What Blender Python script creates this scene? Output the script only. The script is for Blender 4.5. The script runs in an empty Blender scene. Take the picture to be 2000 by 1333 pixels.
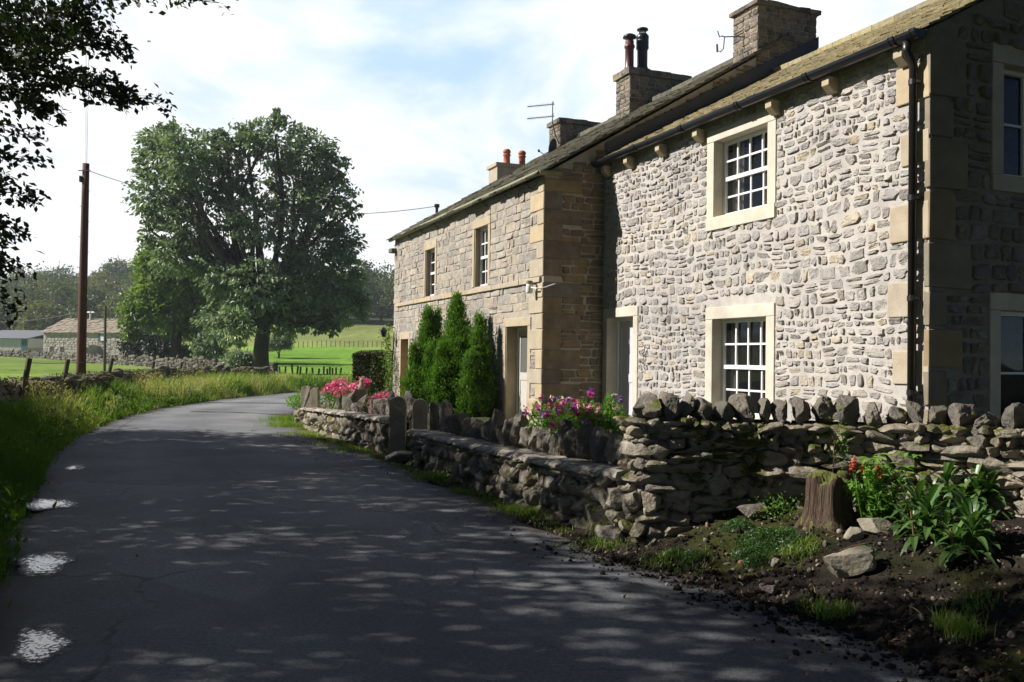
import bpy, bmesh, math, random
import numpy as np
from mathutils import Vector, Matrix

# ---------------------------------------------------------------- camera, world, sun, exposure
S = bpy.context.scene
COL = S.collection
F, CX, CY, CAMH = 1800.0, 1000.0, 666.5, 1.6
PITCH, ROLL = math.atan((700 - 666.5) / 1800), 0.014
_up0 = np.array([0, -math.sin(PITCH), math.cos(PITCH)])
_fw = np.array([0, math.cos(PITCH), math.sin(PITCH)])
_X = np.array([1.0, 0, 0])
_r = math.cos(ROLL) * _X + math.sin(ROLL) * _up0
_u = -math.sin(ROLL) * _X + math.cos(ROLL) * _up0
CAM = np.array([0, 0, CAMH])
cam = bpy.data.cameras.new('camera')
co = bpy.data.objects.new('camera', cam)
COL.objects.link(co)
cam.sensor_width = 36
cam.lens = F / 2000 * 36
cam.clip_end = 3000
mw = Matrix.Identity(4)
for i in range(3):
    mw[i][0], mw[i][1], mw[i][2], mw[i][3] = _r[i], _u[i], -_fw[i], CAM[i]
co.matrix_world = mw
S.camera = co
S.view_settings.view_transform = 'Standard'
S.view_settings.look = 'None'
S.view_settings.gamma = 1
S.view_settings.exposure = 0.66
S.cycles.max_bounces = 6
S.cycles.transparent_max_bounces = 6
S.cycles.volume_bounces = 0
S.cycles.use_denoising = True

SUN_EL = math.radians(36)
TO_SUN = np.array([-math.cos(SUN_EL), 0.0, math.sin(SUN_EL)])
sl = bpy.data.lights.new('sun', 'SUN')
sl.energy = 5.0
sl.angle = math.radians(0.5)
sl.color = (1, 0.955, 0.90)
so = bpy.data.objects.new('sun', sl)
COL.objects.link(so)
so.rotation_euler = Vector(-TO_SUN).to_track_quat('-Z', 'Y').to_euler()
so.location = (-30, 0, 40)


def nd(nt, t, inp=None, **props):
    n = nt.nodes.new(t)
    for k, v in props.items():
        setattr(n, k, v)
    for k, v in (inp or {}).items():
        if isinstance(v, bpy.types.NodeSocket):
            nt.links.new(v, n.inputs[k])
        else:
            n.inputs[k].default_value = v
    return n


def math_(nt, op, a, b=0.0, clamp=False):
    return nd(nt, 'ShaderNodeMath', {0: a, 1: b}, operation=op, use_clamp=clamp).outputs[0]


def ramp(nt, fac, stops, interp='LINEAR'):
    n = nd(nt, 'ShaderNodeValToRGB', {0: fac})
    cr = n.color_ramp
    cr.interpolation = interp
    while len(cr.elements) < len(stops):
        cr.elements.new(0.5)
    for e, (p, c) in zip(cr.elements, stops):
        e.position = p
        e.color = (*c, 1) if len(c) == 3 else c
    return n.outputs[0]


def mixc(nt, f, a, b, blend='MIX'):
    n = nd(nt, 'ShaderNodeMix', data_type='RGBA', blend_type=blend)
    for k, v in ((0, f), (6, a), (7, b)):
        if isinstance(v, bpy.types.NodeSocket):
            nt.links.new(v, n.inputs[k])
        else:
            n.inputs[k].default_value = v if not isinstance(v, tuple) or len(v) == 4 else (*v, 1)
    return n.outputs[2]


W = bpy.data.worlds.new('World')
S.world = W
W.use_nodes = True
nt = W.node_tree
nt.nodes.clear()
sky = nd(nt, 'ShaderNodeTexSky', sky_type='NISHITA', sun_disc=False, sun_elevation=SUN_EL,
         sun_rotation=math.radians(270), air_density=0.45, dust_density=0.0, ozone_density=2.0)
tc = nd(nt, 'ShaderNodeTexCoord')
sep = nd(nt, 'ShaderNodeSeparateXYZ', {0: tc.outputs['Generated']})
mp = nd(nt, 'ShaderNodeMapping', {0: tc.outputs['Generated']})
mp.inputs['Scale'].default_value = (1.7, 1.7, 4.2)
mp.inputs['Location'].default_value = (0.3, 0.1, 0.55)
cn = nd(nt, 'ShaderNodeTexNoise', {'Vector': mp.outputs[0], 'Scale': 1.5, 'Detail': 9, 'Roughness': 0.55, 'Distortion': 0.4})
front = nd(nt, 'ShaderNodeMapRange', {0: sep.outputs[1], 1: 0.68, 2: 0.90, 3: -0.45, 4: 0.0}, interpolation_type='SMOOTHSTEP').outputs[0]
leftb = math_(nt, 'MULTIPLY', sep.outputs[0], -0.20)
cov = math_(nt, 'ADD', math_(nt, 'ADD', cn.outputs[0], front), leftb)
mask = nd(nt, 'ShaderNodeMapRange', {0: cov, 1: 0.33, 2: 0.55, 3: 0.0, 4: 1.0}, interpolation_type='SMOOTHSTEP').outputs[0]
thick = nd(nt, 'ShaderNodeTexNoise', {'Vector': mp.outputs[0], 'Scale': 4.0, 'Detail': 6})
ccol = ramp(nt, thick.outputs[0], [(0.3, (12.2, 13.0, 14.2)), (0.6, (15.5, 15.5, 15.5))])
# thin veil near the front horizon keeps the blue pale, the sky behind the camera stays deep
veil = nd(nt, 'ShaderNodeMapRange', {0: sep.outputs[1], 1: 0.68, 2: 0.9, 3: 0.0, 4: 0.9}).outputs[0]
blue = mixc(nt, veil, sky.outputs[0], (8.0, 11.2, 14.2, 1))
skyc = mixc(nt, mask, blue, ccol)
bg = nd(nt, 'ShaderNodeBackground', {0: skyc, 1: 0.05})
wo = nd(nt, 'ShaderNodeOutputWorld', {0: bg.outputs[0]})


# ---------------------------------------------------------------- geometry helpers
def ray(x, y):
    return _fw * F + _r * (x - CX) + _u * (CY - y)


def at_z(x, y, z):
    d = ray(x, y)
    return CAM + d * ((z - CAMH) / d[2])


def at_y(x, y, Y):
    d = ray(x, y)
    return CAM + d * (Y / d[1])


def sm(a, b, x):
    t = np.clip((np.asarray(x, float) - a) / (b - a), 0, 1)
    return t * t * (3 - 2 * t)


def vnoise(P, scale, seed=0):
    """cheap smooth value noise on arrays (...,3), -1..1"""
    P = np.asarray(P, float) * scale
    i = np.floor(P).astype(np.int64)
    f = P - i
    f = f * f * (3 - 2 * f)

    def h(ix, iy, iz):
        n = (ix * 374761393 + iy * 668265263 + iz * 2147483647 + seed * 974711) & 0x7fffffff
        n = ((n ^ (n >> 13)) * 1274126177) & 0x7fffffff
        return ((n ^ (n >> 16)) & 0xffff) / 32767.5 - 1
    r = 0
    for a in (0, 1):
        for b in (0, 1):
            for c in (0, 1):
                w = (f[..., 0] if a else 1 - f[..., 0]) * (f[..., 1] if b else 1 - f[..., 1]) * (f[..., 2] if c else 1 - f[..., 2])
                r = r + w * h(i[..., 0] + a, i[..., 1] + b, i[..., 2] + c)
    return r


class MB:
    def __init__(s):
        s.V = []; s.n = 0; s.F = []; s.R = []; s.M = []

    def add(s, V, Fs, rnd=0.5, mi=0):
        V = np.asarray(V, float).reshape(-1, 3)
        if isinstance(Fs, np.ndarray):
            Fs = [Fs]
        for f in Fs:
            f = np.asarray(f, int)
            if len(f) == 0:
                continue
            if f.ndim == 1:
                f = f[None]
            s.F.append(f + s.n)
            s.M.append(np.full(len(f), mi, int))
            s.R.append(np.full(len(f), rnd, float) if np.isscalar(rnd) else np.asarray(rnd, float))
        s.V.append(V)
        s.n += len(V)

    def build(s, name, mats, parent=None, smooth=False, loc=None):
        V = np.concatenate(s.V)
        if loc is not None:
            V = V - np.asarray(loc)
        me = bpy.data.meshes.new(name)
        me.vertices.add(len(V))
        me.vertices.foreach_set('co', V.astype(np.float32).ravel())
        nl = sum(f.size for f in s.F)
        npoly = sum(len(f) for f in s.F)
        me.loops.add(nl)
        me.polygons.add(npoly)
        me.loops.foreach_set('vertex_index', np.concatenate([f.ravel() for f in s.F]).astype(np.int32))
        tot = np.concatenate([np.full(len(f), f.shape[1]) for f in s.F])
        st = np.concatenate([[0], np.cumsum(tot)[:-1]])
        me.polygons.foreach_set('loop_start', st.astype(np.int32))
        me.polygons.foreach_set('material_index', np.concatenate(s.M).astype(np.int32))
        me.polygons.foreach_set('use_smooth', np.full(npoly, smooth))
        a = me.attributes.new('rnd', 'FLOAT', 'FACE')
        a.data.foreach_set('value', np.concatenate(s.R).astype(np.float32))
        me.update(calc_edges=True)
        for m in (mats if isinstance(mats, (list, tuple)) else [mats]):
            me.materials.append(m)
        o = bpy.data.objects.new(name, me)
        COL.objects.link(o)
        if loc is not None:
            o.location = loc
        if parent is not None:
            o.parent = parent
        return o


def tag(o, label=None, cat=None, group=None, kind=None):
    for k, v in (('label', label), ('category', cat), ('group', group), ('kind', kind)):
        if v:
            o[k] = v
    return o


def empty(name, loc, label, cat, group=None, rz=0):
    o = bpy.data.objects.new(name, None)
    COL.objects.link(o)
    o.location = loc
    o.rotation_euler = (0, 0, rz)
    o.empty_display_size = 0.2
    return tag(o, label, cat, group)


def copy_thing(o, loc=None, label=None):
    c = o.copy()
    COL.objects.link(c)
    for ch in o.children:
        d = ch.copy()
        COL.objects.link(d)
        d.parent = c
        for g in ch.children:
            e2 = g.copy()
            COL.objects.link(e2)
            e2.parent = d
    if loc is not None:
        c.location = loc
    if label:
        c['label'] = label
    return c


def bev(o, w=0.008, seg=2):
    m = o.modifiers.new('bevel', 'BEVEL')
    m.width = w; m.segments = seg; m.limit_method = 'ANGLE'; m.angle_limit = 0.6
    return o


BOXF = np.array([[0, 1, 3, 2], [4, 6, 7, 5], [0, 4, 5, 1], [2, 3, 7, 6], [0, 2, 6, 4], [1, 5, 7, 3]])


def box(B, lo, hi, fm=None, rnd=0.5, mi=0, jit=0, rng=None):
    V = np.array([[x, y, z] for x in (lo[0], hi[0]) for y in (lo[1], hi[1]) for z in (lo[2], hi[2])], float)
    if jit:
        V = V + rng.normal(0, jit, V.shape)
    if fm is not None:
        V = fm(V)
    B.add(V, BOXF, rnd, mi)


def tube(B, P, R, n=8, rnd=0.5, mi=0, cap=True):
    P = np.asarray(P, float)
    k = len(P)
    R = np.full(k, R) if np.isscalar(R) else np.asarray(R, float)
    T = np.gradient(P, axis=0)
    T /= np.linalg.norm(T, axis=1, keepdims=True) + 1e-9
    ref = np.array([0, 0, 1.0]) if abs(T[0][2]) < 0.9 else np.array([1.0, 0, 0])
    A = np.cross(T, ref)
    A /= np.linalg.norm(A, axis=1, keepdims=True) + 1e-9
    Bn = np.cross(T, A)
    th = np.linspace(0, 2 * np.pi, n, endpoint=False)
    V = P[:, None] + R[:, None, None] * (np.cos(th)[None, :, None] * A[:, None] + np.sin(th)[None, :, None] * Bn[:, None])
    i, j = np.meshgrid(np.arange(k - 1), np.arange(n), indexing='ij')
    q = np.stack([i * n + j, i * n + (j + 1) % n, (i + 1) * n + (j + 1) % n, (i + 1) * n + j], -1).reshape(-1, 4)
    Fs = [q]
    if cap:
        Fs.append(np.array([np.arange(n)[::-1], (k - 1) * n + np.arange(n)]))
    B.add(V.reshape(-1, 3), Fs, rnd, mi)


def lathe(B, c, prof, n=16, rnd=0.5, mi=0):
    c = np.asarray(c, float)
    P = np.array([[c[0], c[1], c[2] + z] for r, z in prof])
    k = len(prof)
    th = np.linspace(0, 2 * np.pi, n, endpoint=False)
    R = np.array([r for r, z in prof])
    V = P[:, None] + R[:, None, None] * np.stack([np.cos(th), np.sin(th), 0 * th], -1)[None]
    i, j = np.meshgrid(np.arange(k - 1), np.arange(n), indexing='ij')
    q = np.stack([i * n + j, i * n + (j + 1) % n, (i + 1) * n + (j + 1) % n, (i + 1) * n + j], -1).reshape(-1, 4)
    B.add(V.reshape(-1, 3), [q, np.array([np.arange(n)[::-1], (k - 1) * n + np.arange(n)])], rnd, mi)


def curve_pts(P, n):
    """Catmull-Rom through points"""
    P = np.asarray(P, float)
    Q = np.vstack([2 * P[0] - P[1], P, 2 * P[-1] - P[-2]])
    out = []
    ts = np.linspace(0, len(P) - 1, n)
    for t in ts:
        i = min(int(t), len(P) - 2)
        u = t - i
        a, b, c, d = Q[i:i + 4]
        out.append(0.5 * (2 * b + (c - a) * u + (2 * a - 5 * b + 4 * c - d) * u * u + (3 * b - a - 3 * c + d) * u ** 3))
    return np.array(out)


# ---------------------------------------------------------------- stone layouts
def layout(rng, u0, u1, v0, v1, h, w, holes=(), split=0.25):
    out = []
    v = v0
    while v < v1 - 0.02:
        hh = rng.uniform(*h)
        if v + hh > v1 - 0.55 * h[0]:
            hh = v1 - v
        free = [(u0, u1)]
        for (a, b, c, d) in holes:
            if min(v + hh, d) - max(v, c) > 0.3 * hh:
                nf = []
                for (p, q) in free:
                    if b <= p or a >= q:
                        nf.append((p, q))
                    else:
                        if a - p > 0.04: nf.append((p, a))
                        if q - b > 0.04: nf.append((b, q))
                free = nf
        for (p, q) in free:
            ws = []
            while sum(ws) < q - p:
                ws.append(rng.uniform(*w) * (hh / (0.5 * (h[0] + h[1]))) ** 0.4)
            ws = np.array(ws) * (q - p) / sum(ws)
            x = p
            for ww in ws:
                if split and hh > 0.62 * h[1] and rng.random() < split and ww > 1.3 * hh:
                    k = rng.uniform(0.4, 0.6)
                    out.append((x + ww / 2, v + hh * k / 2, ww / 2, hh * k / 2))
                    out.append((x + ww / 2, v + hh * (1 + k) / 2, ww / 2, hh * (1 - k) / 2))
                elif split and rng.random() < split * 0.6 and ww > 1.1 * hh:
                    k = rng.uniform(0.35, 0.65)
                    out.append((x + ww * k / 2, v + hh / 2, ww * k / 2, hh / 2))
                    out.append((x + ww * (1 + k) / 2, v + hh / 2, ww * (1 - k) / 2, hh / 2))
                else:
                    out.append((x + ww / 2, v + hh / 2, ww / 2, hh / 2))
                x += ww
        v += hh
    return np.array(out)


def stones(B, rng, R, fm, gap=0.02, depth=0.03, N=10, jit=0.08, tilt=0.3, p=0.5, rings=((1.0, -0.4), (1.0, 0.45), (0.88, 0.85), (0.55, 1.0)),
           rough=0.004, wave=0.0, shift=0.0, mi=0, rndmap=None, shrink=0.0, pit=0.0):
    """irregular rounded stones in (u,v,h), mapped to the world by fm"""
    n = len(R)
    th = np.linspace(0, 2 * np.pi, N, endpoint=False)[None] + rng.normal(0, 0.08, (n, N))
    pp = np.clip(rng.normal(p, 0.12, (n, 1)), 0.15, 1.0)
    c, s = np.cos(th), np.sin(th)
    cu = np.sign(c) * np.abs(c) ** pp
    cv = np.sign(s) * np.abs(s) ** pp
    rad = np.clip(1 + rng.normal(0, jit, (n, N)), 0.6, 1.12)
    ku = 1 - shrink * rng.random((n, 1)); kv = 1 - shrink * rng.random((n, 1))
    a = np.maximum(R[:, 2:3] - gap / 2, 0.012) * ku
    b = np.maximum(R[:, 3:4] - gap / 2, 0.012) * kv
    skew = rng.normal(0, 0.10, (n, 1))
    tu = rng.normal(0, tilt, (n, 1)); tv = rng.normal(0, tilt, (n, 1))
    dep = depth * rng.uniform(0.45, 1.25, (n, 1))
    V = []
    ou = rng.normal(0, shift, (n, 1)); ov = rng.normal(0, shift, (n, 1))
    for (sc, hf) in rings:
        k = sc * (1 + rng.normal(0, 0.02, (n, N)))
        uu = cu * rad * k; vv = cv * rad * k
        hh = dep * hf * (1 + (tu * uu + tv * vv) * (hf > 0)) + rng.normal(0, rough, (n, N)) * (hf > 0)
        V.append(np.stack([R[:, 0:1] + ou + a * uu + skew * b * vv, R[:, 1:2] + ov + b * vv, hh], -1))
    V = np.stack(V, 1)                                        # n, rings, N, 3
    cen = np.stack([R[:, 0] + ou[:, 0], R[:, 1] + ov[:, 0], dep[:, 0] * rng.uniform(0.95, 1.15, n)], -1)
    if wave:
        for A in (V, cen):
            A[..., 1] += wave * np.sin(A[..., 0] * 2.1 + 1.3 * np.sin(A[..., 1] * 1.7)) + 0.5 * wave * np.sin(A[..., 0] * 5.3 + A[..., 1] * 3)
    if pit:
        V[..., 2] += pit * (vnoise(V, 17, 3) + 0.6 * vnoise(V, 41, 4)) * (V[..., 2] > 0)
    K = len(rings)
    per = K * N + 1
    V = np.concatenate([V.reshape(n, K * N, 3), cen[:, None]], 1)
    i, j = np.meshgrid(np.arange(K - 1), np.arange(N), indexing='ij')
    q = np.stack([i * N + j, i * N + (j + 1) % N, (i + 1) * N + (j + 1) % N, (i + 1) * N + j], -1).reshape(-1, 4)
    t = np.stack([(K - 1) * N + np.arange(N), (K - 1) * N + (np.arange(N) + 1) % N, np.full(N, K * N)], -1)
    off = (np.arange(n) * per)[:, None, None]
    Q = (q[None] + off).reshape(-1, 4)
    T = (t[None] + off).reshape(-1, 3)
    rn = rng.random(n) if rndmap is None else rndmap(R, rng)
    P = fm(V.reshape(-1, 3))
    B.add(P, Q, np.repeat(rn, len(q)), mi)
    B.F.append(T + B.n - len(P)); B.R.append(np.repeat(rn, len(t))); B.M.append(np.full(len(T), mi, int))


def sheet_holes(B, fm, u0, u1, v0, v1, holes, h=0.0, rnd=0.5, mi=0, maxstep=0.6):
    us = sorted({u0, u1, *[x for q in holes for x in q[:2] if u0 < x < u1], *np.arange(u0, u1, maxstep)})
    vs = sorted({v0, v1, *[x for q in holes for x in q[2:4] if v0 < x < v1], *np.arange(v0, v1, maxstep)})
    for i in range(len(us) - 1):
        for j in range(len(vs) - 1):
            uc, vc = (us[i] + us[i + 1]) / 2, (vs[j] + vs[j + 1]) / 2
            if any(a < uc < b and c < vc < d for (a, b, c, d) in holes):
                continue
            V = fm(np.array([[us[i], vs[j], h], [us[i + 1], vs[j], h], [us[i + 1], vs[j + 1], h], [us[i], vs[j + 1], h]]))
            B.add(V, np.array([[0, 1, 2, 3]]), rnd, mi)


_bm = bmesh.new()
bmesh.ops.create_icosphere(_bm, subdivisions=4, radius=1)
ICO_V = np.array([v.co[:] for v in _bm.verts]); ICO_F = np.array([[v.index for v in f.verts] for f in _bm.faces])
_bm.free()
_bm = bmesh.new()
bmesh.ops.create_icosphere(_bm, subdivisions=3, radius=1)
ICO2_V = np.array([v.co[:] for v in _bm.verts]); ICO2_F = np.array([[v.index for v in f.verts] for f in _bm.faces])
_bm.free()


def boulder(rng, size, cuts=13, rough=0.05, lo=False):
    V = (ICO2_V if lo else ICO_V).copy()
    sd = int(rng.integers(1000))
    V = np.sign(V) * np.abs(V) ** 0.8
    V = V * (1 + 0.16 * vnoise(V, 1.3, sd + 5)[:, None])
    for _ in range(cuts + 3):
        n = rng.normal(0, 1, 3); n /= np.linalg.norm(n)
        d = rng.uniform(0.50, 0.88)
        ex = V @ n - d
        V = V - np.maximum(ex, 0)[:, None] * n * 0.97
    V = V / (np.abs(V).max(0) + 1e-6)
    V = V * (1 + rough * vnoise(V, 2.6, sd)[:, None] + 0.7 * rough * vnoise(V, 6, sd + 1)[:, None] + (0 if lo else 0.5) * rough * vnoise(V, 14, sd + 2)[:, None])
    return V * np.asarray(size) / 2, (ICO2_F if lo else ICO_F)


def rotz(a):
    c, s = math.cos(a), math.sin(a)
    return np.array([[c, -s, 0], [s, c, 0], [0, 0, 1.0]])


def rot_axis(ax, a):
    return np.array(Matrix.Rotation(a, 3, Vector(ax)))


# ---------------------------------------------------------------- foliage helpers
def leaves(B, rng, C, size, up=0.3, width=0.5, fold=0.25, rnd=None, mi=0, axis=None, droop=0.0):
    n = len(C)
    size = np.broadcast_to(size, (n,))[:, None] * rng.uniform(0.7, 1.3, (n, 1))
    a = rng.normal(0, 1, (n, 3)) if axis is None else axis + rng.normal(0, 0.5, (n, 3))
    a[:, 2] -= droop
    a /= np.linalg.norm(a, axis=1, keepdims=True)
    nn = rng.normal(0, 1, (n, 3)); nn[:, 2] += up * 3
    b = np.cross(nn, a); b /= np.linalg.norm(b, axis=1, keepdims=True) + 1e-9
    nn = np.cross(a, b)
    base = C - a * size * 0.5
    tip = C + a * size * 0.5
    m1 = C + b * size * width * 0.5 + nn * size * fold * 0.4
    m2 = C - b * size * width * 0.5 + nn * size * fold * 0.4
    V = np.stack([base, m1, tip, m2], 1).reshape(-1, 3)
    f = np.arange(n * 4).reshape(n, 4)
    B.add(V, f, rng.random(n) if rnd is None else rnd, mi)


def blades(B, rng, P, h, w, lean, rnd, dirs=None):
    """grass blades: base, middle, tip"""
    n = len(P)
    an = rng.uniform(0, 2 * np.pi, n)
    sd = np.stack([np.cos(an), np.sin(an), 0 * an], -1)
    ln = rng.normal(0, 1, (n, 3)) * [1, 1, 0]
    if dirs is not None:
        ln = ln + dirs
    ln = ln / (np.linalg.norm(ln, axis=1, keepdims=True) + 1e-9) * (lean * rng.uniform(0.2, 1.3, n))[:, None]
    h = h[:, None]; w = w[:, None]
    up = np.array([0, 0, 1.0])
    m = P + up * h * 0.55 + ln * h * 0.35
    t = P + up * h * (1 - 0.25 * np.linalg.norm(ln, axis=1, keepdims=True)) + ln * h * 1.1
    V = np.stack([P - sd * w / 2, P + sd * w / 2, m + sd * w * 0.42, m - sd * w * 0.42, t], 1).reshape(-1, 3)
    o = np.arange(n)[:, None] * 5
    B.add(V, [np.array([[0, 1, 2, 3]]) + o, np.array([[3, 2, 4]]) + o], 0.5)
    B.R[-2] = rnd; B.R[-1] = rnd


def strap(B, base, dirn, L, w, rise, droop, rnd, seg=7, fold=0.15, mi=0):
    """one lance-shaped leaf arching from its base"""
    base = np.asarray(base, float)
    d = np.array([dirn[0], dirn[1], 0.0]); d /= np.linalg.norm(d)
    s = np.array([-d[1], d[0], 0])
    t = np.linspace(0, 1, seg + 1)
    P = base + np.outer(t * L * math.cos(rise), d)
    P[:, 2] += t * L * math.sin(rise) - droop * L * t ** 2
    wd = w * np.sin(np.pi * np.clip(t * 0.93 + 0.07, 0, 1)) ** 0.8
    wd[-1] = 0.001
    V = np.stack([P - s * wd[:, None] / 2 + [0, 0, 1] * (fold * wd[:, None]), P, P + s * wd[:, None] / 2 + [0, 0, 1] * (fold * wd[:, None])], 1)
    i = np.arange(seg)[:, None] * 3
    q = np.concatenate([np.array([[0, 1, 4, 3]]) + i, np.array([[1, 2, 5, 4]]) + i])
    B.add(V.reshape(-1, 3), q, rnd, mi)


# ---------------------------------------------------------------- materials
def surf(name, cols, scale=6, detail=5, rnd=None, rough=0.85, bump=0.0, bscale=30, bdist=0.02, spec=0.3, dark=None, moss=None, vor=0, metal=0.0,
         base_attr=False, coord='Object', stretch=None, stain=0):
    """noise ramp (cols) times an optional per-stone ramp (rnd); optional blotches (dark) and moss on upward faces"""
    m = bpy.data.materials.new(name)
    m.use_nodes = True
    nt = m.node_tree
    bs = nt.nodes['Principled BSDF']
    tc = nd(nt, 'ShaderNodeTexCoord')
    vec = tc.outputs[coord]
    if stretch:
        mpn = nd(nt, 'ShaderNodeMapping', {0: vec})
        mpn.inputs['Scale'].default_value = stretch
        vec = mpn.outputs[0]
    nz = nd(nt, 'ShaderNodeTexNoise', {'Vector': vec, 'Scale': scale, 'Detail': detail, 'Roughness': 0.6})
    k = len(cols)
    c = ramp(nt, nz.outputs[0], [(0.28 + 0.44 * i / max(k - 1, 1), cc) for i, cc in enumerate(cols)])
    if rnd:
        at = nd(nt, 'ShaderNodeAttribute', attribute_name='rnd')
        rc = ramp(nt, at.outputs['Fac'], [(i / max(len(rnd) - 1, 1), cc) for i, cc in enumerate(rnd)])
        c = mixc(nt, 1.0, c, rc, 'MULTIPLY')
    if base_attr:
        at = nd(nt, 'ShaderNodeAttribute', attribute_name='base')
        c = mixc(nt, 1.0, c, at.outputs['Color'], 'MULTIPLY')
    if stain:
        n5 = nd(nt, 'ShaderNodeTexNoise', {'Vector': vec, 'Scale': 0.7, 'Detail': 7, 'Roughness': 0.62})
        c = mixc(nt, 1.0, c, ramp(nt, n5.outputs[0], [(0.30, (1 - stain, 1 - stain, 1 - 0.9 * stain)), (0.55, (1, 1, 1)), (0.72, (1.06, 1.05, 1.02))]), 'MULTIPLY')
    if dark:
        n2 = nd(nt, 'ShaderNodeTexNoise', {'Vector': vec, 'Scale': dark[1], 'Detail': 6, 'Roughness': 0.65})
        f = nd(nt, 'ShaderNodeMapRange', {0: n2.outputs[0], 1: dark[2], 2: dark[2] + 0.12, 3: 0.0, 4: dark[3]}).outputs[0]
        c = mixc(nt, f, c, (*dark[0], 1))
    if moss:
        ge = nd(nt, 'ShaderNodeNewGeometry')
        sp = nd(nt, 'ShaderNodeSeparateXYZ', {0: ge.outputs['Normal']})
        n3 = nd(nt, 'ShaderNodeTexNoise', {'Vector': vec, 'Scale': moss[1], 'Detail': 5, 'Roughness': 0.6})
        ff = math_(nt, 'ADD', n3.outputs[0], math_(nt, 'MULTIPLY', sp.outputs[2], moss[3]))
        f = nd(nt, 'ShaderNodeMapRange', {0: ff, 1: moss[2], 2: moss[2] + 0.08, 3: 0.0, 4: 1.0}).outputs[0]
        mcn = nd(nt, 'ShaderNodeTexNoise', {'Vector': vec, 'Scale': moss[1] * 6, 'Detail': 4})
        mc = ramp(nt, mcn.outputs[0], [(0.3, tuple(0.45 * x for x in moss[0])), (0.7, moss[0])])
        c = mixc(nt, f, c, mc)
    nt.links.new(c, bs.inputs['Base Color'])
    bs.inputs['Roughness'].default_value = rough
    bs.inputs['Specular IOR Level'].default_value = spec
    bs.inputs['Metallic'].default_value = metal
    if bump:
        bn = nd(nt, 'ShaderNodeTexNoise', {'Vector': vec, 'Scale': bscale, 'Detail': 6, 'Roughness': 0.65})
        bp = nd(nt, 'ShaderNodeBump', {'Strength': bump, 'Distance': bdist, 'Height': bn.outputs[0]})
        nt.links.new(bp.outputs[0], bs.inputs['Normal'])
    return m


def leafmat(name, cols, trans=0.35, rough=0.45, spec=0.4, tint=(1.3, 1.5, 0.5)):
    m = bpy.data.materials.new(name)
    m.use_nodes = True
    nt = m.node_tree
    bs = nt.nodes['Principled BSDF']
    out = nt.nodes['Material Output']
    at = nd(nt, 'ShaderNodeAttribute', attribute_name='rnd')
    c = ramp(nt, at.outputs['Fac'], [(i / max(len(cols) - 1, 1), cc) for i, cc in enumerate(cols)])
    nt.links.new(c, bs.inputs['Base Color'])
    bs.inputs['Roughness'].default_value = rough
    bs.inputs['Specular IOR Level'].default_value = spec
    if trans:
        tcol = mixc(nt, 1.0, c, (*tint, 1), 'MULTIPLY')
        tr = nd(nt, 'ShaderNodeBsdfTranslucent', {0: tcol})
        mx = nd(nt, 'ShaderNodeMixShader', {0: trans, 1: bs.outputs[0], 2: tr.outputs[0]})
        nt.links.new(mx.outputs[0], out.inputs[0])
    return m


def plain(name, c, rough=0.5, metal=0.0, spec=0.5, var=0.15, scale=8, bump=0.0, bscale=60):
    return surf(name, [tuple(x * (1 - var) for x in c), tuple(min(1, x * (1 + var)) for x in c)], scale=scale, rough=rough, metal=metal, spec=spec, bump=bump, bscale=bscale, bdist=0.004)


M = {}
M['mortar'] = surf('mortar', [(0.40, 0.368, 0.328), (0.55, 0.51, 0.46)], scale=5, stain=0.30, bump=0.6, bscale=45, bdist=0.02)
M['rubble'] = surf('grey_rubble', [(0.66, 0.66, 0.66), (1, 1, 1)], scale=9, rnd=[(0.34, 0.31, 0.28), (0.48, 0.44, 0.395), (0.42, 0.39, 0.36), (0.54, 0.49, 0.43), (0.42, 0.395, 0.37), (0.51, 0.465, 0.415), (0.45, 0.435, 0.43), (0.58, 0.49, 0.35), (0.37, 0.34, 0.305), (0.53, 0.50, 0.46)],
                   bump=0.9, bscale=26, bdist=0.03, stain=0.30, dark=((0.60, 0.57, 0.52), 11, 0.60, 0.55))
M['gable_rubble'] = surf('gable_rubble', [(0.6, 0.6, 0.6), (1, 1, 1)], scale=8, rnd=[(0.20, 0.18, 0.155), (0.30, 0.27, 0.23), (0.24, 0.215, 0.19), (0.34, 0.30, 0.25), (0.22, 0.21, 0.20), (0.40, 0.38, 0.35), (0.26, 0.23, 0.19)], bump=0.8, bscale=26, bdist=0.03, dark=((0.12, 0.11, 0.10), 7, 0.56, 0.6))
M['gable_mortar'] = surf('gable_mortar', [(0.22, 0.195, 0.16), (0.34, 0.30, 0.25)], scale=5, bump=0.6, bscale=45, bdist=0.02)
M['buff'] = surf('buff_stone', [(0.62, 0.60, 0.57), (1, 1, 1)], scale=7, rnd=[(0.44, 0.385, 0.305), (0.40, 0.365, 0.31), (0.51, 0.435, 0.335), (0.43, 0.39, 0.33), (0.36, 0.335, 0.30), (0.50, 0.44, 0.35), (0.45, 0.41, 0.35), (0.38, 0.355, 0.32)],
                 bump=0.8, bscale=30, bdist=0.02, stain=0.25, dark=((0.22, 0.20, 0.17), 9, 0.60, 0.7))
M['buff_joint'] = surf('buff_joint', [(0.30, 0.265, 0.215), (0.44, 0.39, 0.32)], scale=8, bump=0.5, bscale=40)
M['dressed'] = surf('dressed_sandstone', [(0.52, 0.465, 0.37), (0.66, 0.60, 0.49)], scale=3.5, bump=0.4, bscale=45, bdist=0.01, stain=0.22, dark=((0.42, 0.35, 0.24), 2.0, 0.6, 0.5))
M['quoin'] = surf('quoin_stone', [(0.75, 0.72, 0.68), (1, 1, 1)], scale=4, rnd=[(0.48, 0.40, 0.27), (0.44, 0.385, 0.30), (0.53, 0.42, 0.26), (0.46, 0.405, 0.31)], bump=0.5, bscale=40, bdist=0.012)
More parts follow.
